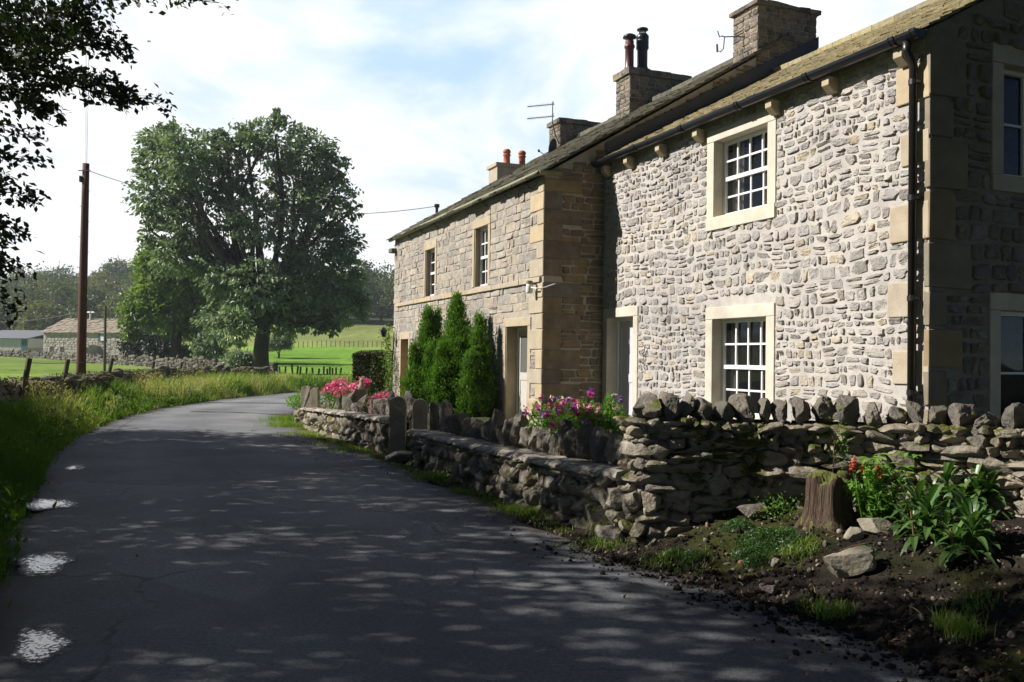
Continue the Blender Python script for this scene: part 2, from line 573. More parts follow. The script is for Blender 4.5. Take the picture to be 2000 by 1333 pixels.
M['shaded_quoin'] = surf('shaded_quoin_stone', [(0.70, 0.68, 0.64), (1, 1, 1)], scale=4, rnd=[(0.33, 0.27, 0.18), (0.29, 0.255, 0.195), (0.38, 0.29, 0.17), (0.31, 0.275, 0.21)], bump=0.5, bscale=40, bdist=0.012, stain=0.25)  # darker copy of the quoin stone, gable-side shade put into its colour
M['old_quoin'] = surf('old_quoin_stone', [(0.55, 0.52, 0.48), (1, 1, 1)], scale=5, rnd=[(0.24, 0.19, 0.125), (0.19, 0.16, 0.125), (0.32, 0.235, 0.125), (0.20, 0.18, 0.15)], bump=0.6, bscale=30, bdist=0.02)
M['chimney_stone'] = surf('chimney_stone', [(0.55, 0.52, 0.5), (1, 1, 1)], scale=9, rnd=[(0.30, 0.25, 0.18), (0.20, 0.175, 0.145), (0.36, 0.29, 0.20), (0.24, 0.21, 0.18)], bump=0.7, bscale=30, bdist=0.02, dark=((0.06, 0.058, 0.055), 5, 0.50, 0.85))
M['dry'] = surf('dry_stone', [(0.5, 0.49, 0.46), (1, 1, 1)], scale=8, rnd=[(0.40, 0.345, 0.25), (0.27, 0.24, 0.19), (0.50, 0.43, 0.32), (0.34, 0.30, 0.235), (0.43, 0.37, 0.28), (0.25, 0.225, 0.19), (0.46, 0.40, 0.32)],
                bump=1.0, bscale=22, bdist=0.035, dark=((0.10, 0.095, 0.082), 6, 0.58, 0.8), moss=((0.12, 0.125, 0.018), 3.2, 0.575, 0.12))
M['cope'] = surf('cope_stone', [(0.5, 0.49, 0.47), (1, 1, 1)], scale=7, rnd=[(0.25, 0.22, 0.18), (0.17, 0.155, 0.13), (0.31, 0.27, 0.22), (0.21, 0.19, 0.16)],
                 bump=1.0, bscale=24, bdist=0.04, dark=((0.08, 0.076, 0.07), 5, 0.55, 0.8), moss=((0.14, 0.15, 0.02), 3.5, 0.70, 0.22))
M['ledge'] = surf('ledge_stone', [(0.26, 0.235, 0.19), (0.42, 0.375, 0.31)], scale=4, bump=0.8, bscale=24, bdist=0.02, dark=((0.13, 0.12, 0.10), 3, 0.56, 0.6))
M['slab'] = surf('slab_stone', [(0.22, 0.195, 0.15), (0.38, 0.33, 0.24)], scale=5, bump=0.6, bscale=30, bdist=0.015, dark=((0.14, 0.14, 0.08), 4, 0.55, 0.6))
M['soil_core'] = plain('wall_core', (0.06, 0.053, 0.042), rough=1, bump=0.5)
M['far_stone'] = surf('far_wall_stone', [(0.24, 0.22, 0.185), (0.48, 0.44, 0.37), (0.34, 0.31, 0.265)], scale=2.2, detail=9, bump=1, bscale=4, bdist=0.15)
M['mossy'] = surf('mossy_stone', [(0.10, 0.09, 0.07), (0.22, 0.20, 0.16)], scale=5, bump=1, bscale=14, bdist=0.05, moss=((0.17, 0.14, 0.03), 2.2, 0.56, 0.14))
M['roof'] = surf('mossy_roof_slate', [(0.5, 0.5, 0.5), (1, 1, 1)], scale=10, rnd=[(0.42, 0.36, 0.20), (0.34, 0.29, 0.18), (0.50, 0.43, 0.24), (0.30, 0.26, 0.18), (0.46, 0.38, 0.19)], bump=0.7, bscale=30, bdist=0.02, dark=((0.20, 0.18, 0.09), 4, 0.60, 0.5))
M['roof_old'] = surf('green_roof_slate', [(0.5, 0.5, 0.5), (1, 1, 1)], scale=8, rnd=[(0.17, 0.16, 0.11), (0.14, 0.13, 0.10), (0.20, 0.185, 0.12), (0.12, 0.11, 0.095)], bump=0.7, bscale=25, bdist=0.03, dark=((0.15, 0.16, 0.06), 3, 0.60, 0.6))
M['lead'] = surf('lead_flashing', [(0.035, 0.038, 0.045), (0.065, 0.068, 0.078)], scale=3, rough=0.55, spec=0.4, bump=0.15, bscale=6)
M['black_plastic'] = plain('black_gutter', (0.012, 0.013, 0.016), rough=0.32, spec=0.6)
M['brown_pipe'] = plain('dark_downpipe', (0.016, 0.012, 0.012), rough=0.35, spec=0.6)
M['green_gutter'] = surf('algae_gutter', [(0.16, 0.17, 0.07), (0.30, 0.29, 0.18)], scale=5, rough=0.6)
M['corbel'] = plain('corbel_stone', (0.44, 0.36, 0.23), rough=0.85, var=0.2, bump=0.3)
M['white'] = plain('white_paint', (0.80, 0.80, 0.78), rough=0.4, var=0.03)
M['grey_door'] = plain('grey_door_paint', (0.55, 0.55, 0.58), rough=0.45, var=0.05)
M['pale_door'] = plain('pale_door_paint', (0.50, 0.48, 0.44), rough=0.5, var=0.08)
M['tan_door'] = plain('timber_door', (0.30, 0.17, 0.07), rough=0.55, var=0.25, scale=5)
M['terracotta'] = surf('terracotta', [(0.36, 0.10, 0.055), (0.50, 0.17, 0.09)], scale=9, rough=0.7)
M['maroon'] = plain('maroon_pot', (0.11, 0.030, 0.028), rough=0.4)
M['flue'] = plain('black_flue', (0.016, 0.015, 0.020), rough=0.35, spec=0.6)
M['metal'] = plain('aerial_metal', (0.10, 0.10, 0.10), rough=0.5, metal=0.6)
M['wire'] = plain('cable', (0.05, 0.05, 0.05), rough=0.6)
M['pole'] = surf('pole_timber', [(0.085, 0.036, 0.025), (0.15, 0.065, 0.045)], scale=6, rough=0.8, stretch=(6, 6, 0.6), bump=0.5, bscale=20)
M['post'] = surf('weathered_timber', [(0.075, 0.065, 0.05), (0.16, 0.14, 0.10)], scale=8, rough=0.9, stretch=(5, 5, 0.8), bump=0.5, bscale=20)
M['bark'] = surf('bark', [(0.035, 0.030, 0.024), (0.10, 0.085, 0.065)], scale=5, rough=0.95, stretch=(4, 4, 0.8), bump=1, bscale=6, bdist=0.08)
M['stump'] = surf('stump_wood', [(0.026, 0.019, 0.014), (0.105, 0.070, 0.046), (0.045, 0.032, 0.023)], scale=9, rough=0.9, stretch=(5, 5, 0.5), bump=1, bscale=7, bdist=0.05, moss=((0.20, 0.22, 0.05), 6, 0.66, 0.35))
M['glass'] = plain('window_glass', (0.018, 0.02, 0.022), rough=0.03, spec=0.9, var=0.2, scale=1.5)
_g = M['glass']; _nt = _g.node_tree
_tr = nd(_nt, 'ShaderNodeBsdfTransparent', {0: (0.85, 0.88, 0.87, 1)})
_mx = nd(_nt, 'ShaderNodeMixShader', {0: 0.45, 1: _tr.outputs[0], 2: _nt.nodes['Principled BSDF'].outputs[0]})
_nt.links.new(_mx.outputs[0], _nt.nodes['Material Output'].inputs[0])
_nz = nd(_nt, 'ShaderNodeTexNoise', {'Vector': nd(_nt, 'ShaderNodeTexCoord').outputs['Object'], 'Scale': 2.2, 'Detail': 1})
_nt.links.new(nd(_nt, 'ShaderNodeBump', {'Strength': 0.12, 'Distance': 0.03, 'Height': _nz.outputs[0]}).outputs[0], _nt.nodes['Principled BSDF'].inputs['Normal'])
M['curtain'] = plain('pale_curtain', (0.42, 0.39, 0.35), rough=0.9)
M['net'] = plain('dim_room', (0.10, 0.095, 0.085), rough=0.9)
M['moss'] = surf('moss_cushion', [(0.035, 0.042, 0.008), (0.15, 0.155, 0.025)], scale=14, rough=1, bump=1, bscale=60, bdist=0.02)
M['tree_leaf'] = leafmat('ash_leaf', [(0.095, 0.13, 0.080), (0.155, 0.20, 0.120), (0.22, 0.265, 0.165), (0.32, 0.36, 0.245)], trans=0.42, rough=0.42, spec=1.0, tint=(1.05, 1.25, 0.65))
M['light_leaf'] = leafmat('pale_leaf', [(0.085, 0.13, 0.035), (0.15, 0.215, 0.055), (0.21, 0.28, 0.075)], trans=0.42)
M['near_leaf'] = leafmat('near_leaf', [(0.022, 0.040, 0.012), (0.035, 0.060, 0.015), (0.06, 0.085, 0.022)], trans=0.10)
M['dark_leaf'] = leafmat('dark_conifer_leaf', [(0.012, 0.024, 0.012), (0.03, 0.045, 0.02)], trans=0.1)
M['wood_leaf'] = leafmat('far_wood_leaf', [(0.055, 0.085, 0.045), (0.095, 0.125, 0.058), (0.14, 0.155, 0.07), (0.18, 0.17, 0.085)], trans=0.32, spec=0.2)
M['thuja'] = leafmat('thuja_spray', [(0.028, 0.070, 0.010), (0.09, 0.19, 0.018), (0.19, 0.34, 0.035)], trans=0.35, spec=0.25)
M['hedge_leaf'] = leafmat('hedge_leaf', [(0.030, 0.040, 0.012), (0.055, 0.065, 0.018), (0.085, 0.085, 0.03)], trans=0.15, spec=0.2)
M['grass_blade'] = leafmat('verge_grass', [(0.085, 0.16, 0.026), (0.15, 0.25, 0.038), (0.24, 0.31, 0.07), (0.42, 0.38, 0.17), (0.58, 0.50, 0.28)], trans=0.35, spec=0.2)
M['plant_leaf'] = leafmat('garden_leaf', [(0.06, 0.14, 0.020), (0.115, 0.235, 0.034), (0.20, 0.35, 0.06)], trans=0.38, spec=0.35)
M['strap_leaf'] = leafmat('strap_leaf', [(0.045, 0.10, 0.025), (0.075, 0.15, 0.035), (0.11, 0.19, 0.05)], trans=0.25, spec=0.5, rough=0.4)
M['petals'] = leafmat('mixed_petals', [(0.50, 0.03, 0.16), (0.55, 0.06, 0.30), (0.75, 0.32, 0.35), (0.10, 0.03, 0.35), (0.80, 0.72, 0.55), (0.55, 0.04, 0.10), (0.30, 0.10, 0.50)], trans=0.3, tint=(1, 1, 1))
M['pink'] = leafmat('pink_petals', [(0.72, 0.06, 0.22), (0.82, 0.13, 0.32), (0.86, 0.30, 0.46)], trans=0.3, tint=(1, 1, 1))
M['orange'] = leafmat('orange_petals', [(0.65, 0.10, 0.04), (0.75, 0.20, 0.10)], trans=0.3, tint=(1, 1, 1))
M['pebble'] = surf('pebble', [(0.7, 0.7, 0.7), (1, 1, 1)], scale=20, rnd=[(0.10, 0.085, 0.07), (0.30, 0.26, 0.21), (0.16, 0.13, 0.11), (0.40, 0.34, 0.28), (0.28, 0.13, 0.075), (0.2, 0.18, 0.15)], bump=0.5, bscale=40)
M['soil'] = surf('dark_soil', [(0.6, 0.6, 0.6), (1.2, 1.2, 1.2)], scale=30, rnd=[(0.022, 0.018, 0.015), (0.042, 0.034, 0.027), (0.032, 0.026, 0.021)], rough=1, spec=0.1)
M['litter'] = leafmat('fallen_leaf', [(0.10, 0.06, 0.03), (0.20, 0.12, 0.05), (0.30, 0.24, 0.14)], trans=0.1)
M['corrugated'] = plain('pale_cladding', (0.55, 0.56, 0.57), rough=0.6)
M['grey_sheet'] = plain('grey_sheet_roof', (0.16, 0.165, 0.175), rough=0.6)
M['barn_roof'] = surf('barn_roof', [(0.20, 0.16, 0.115), (0.36, 0.30, 0.22), (0.26, 0.22, 0.17)], scale=0.9, detail=9, bump=0.8, bscale=3, bdist=0.15)
M['teal'] = plain('teal_door', (0.02, 0.09, 0.10), rough=0.5)
M['plastic_white'] = plain('white_plastic', (0.75, 0.75, 0.73), rough=0.35, var=0.03)
M['lantern'] = plain('black_lantern', (0.012, 0.012, 0.014), rough=0.4)

# asphalt: stone speckle, lighter wheel tracks, dusty soil at both edges
m = bpy.data.materials.new('asphalt'); m.use_nodes = True; nt = m.node_tree; bs = nt.nodes['Principled BSDF']
tcn = nd(nt, 'ShaderNodeTexCoord'); ov = tcn.outputs['Object']
n1 = nd(nt, 'ShaderNodeTexNoise', {'Vector': ov, 'Scale': 130, 'Detail': 4, 'Roughness': 0.7})
n2 = nd(nt, 'ShaderNodeTexNoise', {'Vector': ov, 'Scale': 0.55, 'Detail': 6, 'Roughness': 0.6})
n3 = nd(nt, 'ShaderNodeTexVoronoi', {'Vector': ov, 'Scale': 90.0})
n4 = nd(nt, 'ShaderNodeTexNoise', {'Vector': ov, 'Scale': 38, 'Detail': 6, 'Roughness': 0.75})
gr = math_(nt, 'ADD', math_(nt, 'MULTIPLY', n1.outputs[0], 0.5), math_(nt, 'MULTIPLY', n4.outputs[0], 0.5))
c = ramp(nt, gr, [(0.34, (0.11, 0.111, 0.114)), (0.52, (0.23, 0.231, 0.235)), (0.68, (0.40, 0.40, 0.39))])
c = mixc(nt, 1.0, c, ramp(nt, n2.outputs[0], [(0.3, (0.66, 0.66, 0.67)), (0.7, (1.18, 1.18, 1.17))]), 'MULTIPLY')
ac = nd(nt, 'ShaderNodeAttribute', attribute_name='across')
trk = ramp(nt, ac.outputs['Fac'], [(0.12, (0.86, 0.86, 0.86)), (0.27, (1.14, 1.14, 1.13)), (0.46, (0.90, 0.90, 0.91)), (0.70, (1.12, 1.12, 1.11)), (0.88, (0.84, 0.84, 0.84))])
c = mixc(nt, 1.0, c, trk, 'MULTIPLY')
wv = nd(nt, 'ShaderNodeTexNoise', {'Vector': ov, 'Scale': 1.6, 'Detail': 5})
wov = mixc(nt, 0.35, ov, wv.outputs[1])
vc = nd(nt, 'ShaderNodeTexVoronoi', {'Vector': wov, 'Scale': 0.55}, feature='DISTANCE_TO_EDGE')
ck = nd(nt, 'ShaderNodeMapRange', {0: vc.outputs['Distance'], 1: 0.002, 2: 0.008, 3: 0.55, 4: 0.0}).outputs[0]
ckm = nd(nt, 'ShaderNodeMapRange', {0: n2.outputs[0], 1: 0.50, 2: 0.58, 3: 0.0, 4: 1.0}).outputs[0]
c = mixc(nt, math_(nt, 'MULTIPLY', ck, ckm), c, (0.02, 0.02, 0.02, 1))
pv_ = nd(nt, 'ShaderNodeTexVoronoi', {'Vector': wov, 'Scale': 0.33})
c = mixc(nt, 1.0, c, ramp(nt, nd(nt, 'ShaderNodeSeparateColor', {0: pv_.outputs['Color']}).outputs[0], [(0.2, (0.86, 0.86, 0.87)), (0.8, (1.08, 1.08, 1.07))]), 'MULTIPLY')
ea = nd(nt, 'ShaderNodeAttribute', attribute_name='edge')
esum = math_(nt, 'ADD', ea.outputs['Fac'], math_(nt, 'MULTIPLY', math_(nt, 'SUBTRACT', n2.outputs[0], 0.5), 1.1))
ef = nd(nt, 'ShaderNodeMapRange', {0: esum, 1: 0.45, 2: 0.85, 3: 0.0, 4: 0.85}).outputs[0]
c = mixc(nt, ef, c, mixc(nt, n1.outputs[0], (0.05, 0.042, 0.034, 1), (0.17, 0.145, 0.12, 1)))
nt.links.new(c, bs.inputs['Base Color'])
bs.inputs['Roughness'].default_value = 0.7
bs.inputs['Specular IOR Level'].default_value = 0.08
bp = nd(nt, 'ShaderNodeBump', {'Strength': 0.55, 'Distance': 0.006, 'Height': n3.outputs['Distance']})
bp2 = nd(nt, 'ShaderNodeBump', {'Strength': 0.3, 'Distance': 0.01, 'Height': n1.outputs[0], 'Normal': bp.outputs[0]})
nt.links.new(bp2.outputs[0], bs.inputs['Normal'])
M['asphalt'] = m
M['tar'] = plain('tar_seam', (0.02, 0.02, 0.02), rough=0.5)

# puddle: thin water with grit standing through it
m = bpy.data.materials.new('puddle_water'); m.use_nodes = True; nt = m.node_tree; bs = nt.nodes['Principled BSDF']
ov = nd(nt, 'ShaderNodeTexCoord').outputs['Object']
g1 = nd(nt, 'ShaderNodeTexNoise', {'Vector': ov, 'Scale': 55, 'Detail': 4, 'Roughness': 0.7})
ea = nd(nt, 'ShaderNodeAttribute', attribute_name='edge')
g2 = nd(nt, 'ShaderNodeTexNoise', {'Vector': ov, 'Scale': 8, 'Detail': 4, 'Roughness': 0.6})
g3 = nd(nt, 'ShaderNodeTexNoise', {'Vector': ov, 'Scale': 34, 'Detail': 3, 'Roughness': 0.7})
msk = math_(nt, 'ADD', math_(nt, 'MULTIPLY', math_(nt, 'SUBTRACT', g3.outputs[0], 0.5), 3.4), math_(nt, 'MULTIPLY', math_(nt, 'SUBTRACT', g2.outputs[0], 0.5), 1.2))
dry = nd(nt, 'ShaderNodeMapRange', {0: math_(nt, 'ADD', math_(nt, 'MULTIPLY', ea.outputs['Fac'], 1.25), msk), 1: 0.16, 2: 0.52, 3: 0.0, 4: 1.0}).outputs[0]
nt.links.new(mixc(nt, dry, (0.02, 0.02, 0.02, 1), (0.035, 0.033, 0.032, 1)), bs.inputs['Base Color'])
nt.links.new(nd(nt, 'ShaderNodeMapRange', {0: dry, 1: 0.0, 2: 1.0, 3: 0.05, 4: 0.55}).outputs[0], bs.inputs['Roughness'])
nt.links.new(nd(nt, 'ShaderNodeMapRange', {0: dry, 1: 0.0, 2: 1.0, 3: 0.7, 4: 0.2}).outputs[0], bs.inputs['Specular IOR Level'])
bs.inputs['IOR'].default_value = 1.55
bpn = nd(nt, 'ShaderNodeTexNoise', {'Vector': ov, 'Scale': 7, 'Detail': 2})
nt.links.new(nd(nt, 'ShaderNodeBump', {'Strength': 0.05, 'Distance': 0.01, 'Height': bpn.outputs[0]}).outputs[0], bs.inputs['Normal'])
rim = nd(nt, 'ShaderNodeMapRange', {0: math_(nt, 'ADD', ea.outputs['Fac'], math_(nt, 'MULTIPLY', math_(nt, 'SUBTRACT', g2.outputs[0], 0.5), 1.0)), 1: 0.55, 2: 0.95, 3: 0.0, 4: 1.0}).outputs[0]
trn = nd(nt, 'ShaderNodeBsdfTransparent')
mxs = nd(nt, 'ShaderNodeMixShader', {0: rim, 1: bs.outputs[0], 2: trn.outputs[0]})
nt.links.new(mxs.outputs[0], nt.nodes['Material Output'].inputs[0])
M['puddle'] = m

# ground
M['ground'] = surf('earth_and_turf', [(0.55, 0.55, 0.55), (1, 1, 1), (1.35, 1.3, 1.2)], scale=1.3, detail=10, base_attr=True, rough=1, spec=0.1, bump=0.9, bscale=9, bdist=0.06)

# ---------------------------------------------------------------- road, terrain
LY = np.array([-60, -10, 0, 6.24, 9.8, 13.58, 16.78, 21, 26.27, 32, 38.9, 45, 50, 60, 70])
LX = np.array([26, 3.6, -0.7, -3.43, -5.1, -6.75, -7.97, -9.2, -10.1, -10.2, -9.4, -7.2, -3.8, 8, 24])
RY = np.array([-60, -10, 0, 4.74, 5.24, 6.5, 7.4, 8.3, 10.1, 13.6, 15.2, 18, 21.5, 25, 30, 36, 41, 46, 52, 60, 70])
RX = np.array([32, 8.6, 4.4, 2.24, 2.04, 1.44, 0.82, 0.45, -0.22, -1.75, -2.4, -3.85, -5.3, -6.05, -6.3, -5.9, -4.6, -1.4, 5, 18, 36])
WY = np.array([-60, 7.95, 10.14, 13.9, 14.93, 20.5, 24, 30, 36, 70])
WX = np.array([40, 0.95, 0.03, -1.51, -1.98, -4.64, -5.2, -5.4, -5, 40])


def Lx(Y): return np.interp(Y, LY, LX)
def Rx(Y): return np.interp(Y, RY, RX)


def gz(X, Y, bumps=True):
    X = np.asarray(X, float); Y = np.asarray(Y, float)
    dl = Lx(Y) - X
    dr = X - Rx(Y)
    dw = X - np.interp(Y, WY, WX)
    zl = 0.26 * sm(0, 1.4, dl) + 0.14 * sm(1.4, 3, dl)
    bank = 0.42 * sm(-0.05, 2.3, dr)
    gard = 0.38 * sm(0.10, 0.3, dw)
    k = sm(7.6, 8.2, Y)
    zr = np.where(Y > 8.0, np.maximum(gard * k, bank * (1 - k)), bank)
    zr = np.where((Y > 8.0) & (X > 1.2), 0.36, zr)
    z = np.where(dl > 0, zl, np.where(dr > 0, zr, -0.03))
    z = np.where((dl < 0) & (dr < 0), -0.03, z)
    px = X / np.maximum(Y, 1)
    far = sm(52, 70, Y)
    LP = np.interp(Y, [60, 90, 120, 150, 235, 400, 700], [0.4, 0.7, 0.9, 1.6, 13, 26, 30])
    RP = np.interp(Y, [60, 110, 170, 235, 400, 700], [0.3, 2.4, 7.4, 15, 27, 32])
    t = sm(-0.36, -0.27, px)
    zf = LP * (1 - t) + RP * t
    zf = zf + 0.25 * np.sin(X * 0.11 + 1) * sm(70, 120, Y) + 0.15 * np.sin(X * 0.3 + Y * 0.13) * sm(70, 110, Y)
    z = z * (1 - far) + zf * far
    if bumps:
        off = np.clip(np.minimum(np.where(dl > 0, dl, 9), np.where(dr > 0, dr, 9)) / 0.5, 0, 1) * ((dl > 0) | (dr > 0))
        P = np.stack([X, Y, 0 * X], -1)
        z = z + off * (0.05 * vnoise(P, 1.7, 3) + 0.035 * vnoise(P, 5.5, 5) + 0.012 * vnoise(P, 14, 6)) * (Y < 60)
    return z


xs = np.unique(np.concatenate([-14 - np.geomspace(0.5, 700, 46), np.arange(-14, 7, 0.14), 7 + np.geomspace(0.4, 700, 40)]))
ys = np.unique(np.concatenate([2 - np.geomspace(0.4, 200, 22), np.arange(2, 24, 0.11), np.arange(24, 64, 0.6), np.geomspace(64, 900, 70)]))
GX, GY = np.meshgrid(xs, ys, indexing='ij')
GZ = gz(GX, GY)
nx, ny = GX.shape
i, j = np.meshgrid(np.arange(nx - 1), np.arange(ny - 1), indexing='ij')
q = np.stack([i * ny + j, (i + 1) * ny + j, (i + 1) * ny + j + 1, i * ny + j + 1], -1).reshape(-1, 4)
B = MB(); B.add(np.stack([GX, GY, GZ], -1), q)
ground = B.build('ground', M['ground'], smooth=True)
tag(ground, kind='structure')
P3 = np.stack([GX, GY, 0 * GX], -1)
soil = np.array([0.032, 0.026, 0.021]); turf = np.array([0.055, 0.075, 0.020]); field = np.array([0.15, 0.29, 0.030])
upper = np.array([0.23, 0.27, 0.075]); leftf = np.array([0.17, 0.25, 0.045]); gardc = np.array([0.06, 0.07, 0.03]); mossc = np.array([0.040, 0.045, 0.012])
dl = Lx(GY) - GX; dr = GX - Rx(GY)
cc = np.where((dl > 0)[..., None], turf, soil)
mm = sm(0.1, 0.5, vnoise(P3, 1.1, 21) + 0.4 * vnoise(P3, 4, 22)) * (dr > 0.15)
cc = cc * (1 - mm[..., None]) + mossc * mm[..., None]
gg = sm(8.6, 9.3, GY) * (dr > 0.9)
cc = cc * (1 - gg[..., None]) + gardc * gg[..., None]
lf = sm(2.6, 3.4, dl)
cc = cc * (1 - lf[..., None]) + leftf * lf[..., None]
pxr = GX / np.maximum(GY, 1)
fr = sm(46, 56, GY) * sm(-0.37, -0.30, pxr)
nearf = field * (1 - sm(104, 112, GY + 8 * np.sin(GX * 0.05)))[..., None] + upper * sm(104, 112, GY + 8 * np.sin(GX * 0.05))[..., None]
cc = cc * (1 - fr[..., None]) + nearf * fr[..., None]
mot = 1 + 0.22 * vnoise(P3, 0.07, 51) + 0.16 * vnoise(P3, 0.31, 52) + 0.12 * vnoise(P3 * [1, 0.5, 1], 1.1, 53)
motm = np.maximum(fr, lf)[..., None]
cc = cc * (1 - motm + motm * mot[..., None])
far_ = sm(165, 180, GY)
cc = cc * (1 - far_[..., None]) + np.array([0.05, 0.065, 0.025]) * far_[..., None]
a = ground.data.attributes.new('base', 'FLOAT_COLOR', 'POINT')
a.data.foreach_set('color', np.concatenate([cc, np.ones((nx, ny, 1))], -1).astype(np.float32).ravel())

# road sheet
yy = np.concatenate([np.arange(-40, 2, 1.0), np.arange(2, 24, 0.15), np.arange(24, 66, 0.4)])
nc = 24
t = np.linspace(0, 1, nc)
EL, ER = Lx(yy), Rx(yy)
jl = 0.14 * vnoise(np.stack([0 * yy, yy, 0 * yy], -1), 1.3, 8) + 0.05 * vnoise(np.stack([0 * yy, yy, 0 * yy], -1), 4, 9)
jr = 0.17 * vnoise(np.stack([0 * yy, yy, 0 * yy], -1), 1.1, 18) + 0.05 * vnoise(np.stack([0 * yy, yy, 0 * yy], -1), 4, 19)
RXg = (EL - 0.12 + jl)[:, None] * (1 - t) + (ER + 0.12 + jr)[:, None] * t
RYg = np.repeat(yy[:, None], nc, 1)
RZg = 0.012 - 0.0 * RXg + 0.05 * (0.25 - (t - 0.5) ** 2)[None] - 0.012 * (np.abs(t - 0.5) > 0.49)[None] * 3
i, j = np.meshgrid(np.arange(len(yy) - 1), np.arange(nc - 1), indexing='ij')
q = np.stack([i * nc + j, i * nc + j + 1, (i + 1) * nc + j + 1, (i + 1) * nc + j], -1).reshape(-1, 4)
B = MB(); B.add(np.stack([RXg, RYg, RZg], -1), q)
road = B.build('road', M['asphalt'], smooth=True)
tag(road, kind='structure')
wdt = (ER - EL)[:, None]
ed = 1 - np.minimum(t[None] * wdt, (1 - t)[None] * wdt) / 0.75
a = road.data.attributes.new('edge', 'FLOAT', 'POINT')
a.data.foreach_set('value', np.clip(ed, 0, 1).astype(np.float32).ravel())

a = road.data.attributes.new('across', 'FLOAT', 'POINT')
a.data.foreach_set('value', np.repeat(t[None], len(yy), 0).astype(np.float32).ravel())


def rz(X, Y):
    l, r = Lx(Y), Rx(Y)
    tt = (X - l + 0.12) / (r - l + 0.24)
    return 0.012 + 0.05 * (0.25 - (tt - 0.5) ** 2)


# tar seam across the road
B = MB()
sx = np.linspace(0, 1, 40)
pa, pb = at_z(372, 806, 0), at_z(575, 813, 0)
P = pa[None] * (1 - sx[:, None]) + pb[None] * sx[:, None]
P[:, 1] += 0.25 * np.sin(sx * 3.1) + 0.04 * np.sin(sx * 23)
P[:, 2] = rz(P[:, 0], P[:, 1]) + 0.004
ww = 0.10 + 0.05 * np.sin(sx * 17)
V = np.stack([P - np.array([0, 1, 0]) * ww[:, None], P + np.array([0, 1, 0]) * ww[:, None]], 1).reshape(-1, 3)
ii = np.arange(39)[:, None] * 2
B.add(V, np.array([[0, 2, 3, 1]]) + ii)
B.build('tar_seam', M['tar'], road)

# puddles along the left edge
for k, (px, py, rx, ry, lab) in enumerate([
        (85, 1103, 0.23, 0.44, 'gritty puddle of white sky on the road edge, second nearest of the line'),
        (78, 1262, 0.18, 0.36, 'nearest gritty puddle at the bottom corner of the road edge'),
        (96, 986, 0.32, 0.40, 'wide puddle by the grass verge with a muddy dark patch in it'),
        (146, 915, 0.17, 0.28, 'smallest and farthest thin puddle on the shaded road edge')]):
    c = at_z(px, py, 0.012)
    c[2] = rz(c[0], c[1]) + 0.005
    n = 48; rings = 10
    th = np.linspace(0, 2 * np.pi, n, endpoint=False)
    wob = 1 + 0.10 * np.sin(3 * th + k) + 0.07 * np.sin(5 * th + 2 * k) + 0.05 * np.sin(9 * th)
    rr = np.linspace(0.02, 1, rings)
    dx = rr[:, None] * wob * np.cos(th) * rx; dy = rr[:, None] * wob * np.sin(th) * ry
    V = np.stack([c[0] + dx - 0.42 * dy, c[1] + dy, 0 * dx], -1)
    V[..., 2] = rz(V[..., 0], V[..., 1]) + 0.005
    i, j = np.meshgrid(np.arange(rings - 1), np.arange(n), indexing='ij')
    q = np.stack([i * n + j, i * n + (j + 1) % n, (i + 1) * n + (j + 1) % n, (i + 1) * n + j], -1).reshape(-1, 4)
    B = MB(); B.add(V.reshape(-1, 3), q); B.add(V[0], np.arange(n)[None])
    o = B.build('puddle', M['puddle'], smooth=True, loc=c)
    a = o.data.attributes.new('edge', 'FLOAT', 'POINT')
    a.data.foreach_set('value', np.concatenate([np.repeat(rr ** 2, n), np.zeros(n)]).astype(np.float32))
    tag(o, lab, 'puddle', 'puddles along the road edge')

# ---------------------------------------------------------------- the cottages (local frame: s along the front towards the camera, w into the house)
HO = np.array([1.6965, 17.2319, 0.0])
HA = math.radians(22.3)
Hs = np.array([math.sin(HA), -math.cos(HA), 0]); He = np.array([math.cos(HA), math.sin(HA), 0])
HRZ = math.atan2(Hs[1], Hs[0])


def hw(s, w, z): return HO + Hs * s + He * w + np.array([0, 0, z])


GZ0 = 0.30


def fm_front(w0): return lambda A: np.stack([A[:, 0], w0 - A[:, 2], A[:, 1]], -1)
def fm_gable(s0): return lambda A: np.stack([s0 + A[:, 2], A[:, 0], A[:, 1]], -1)


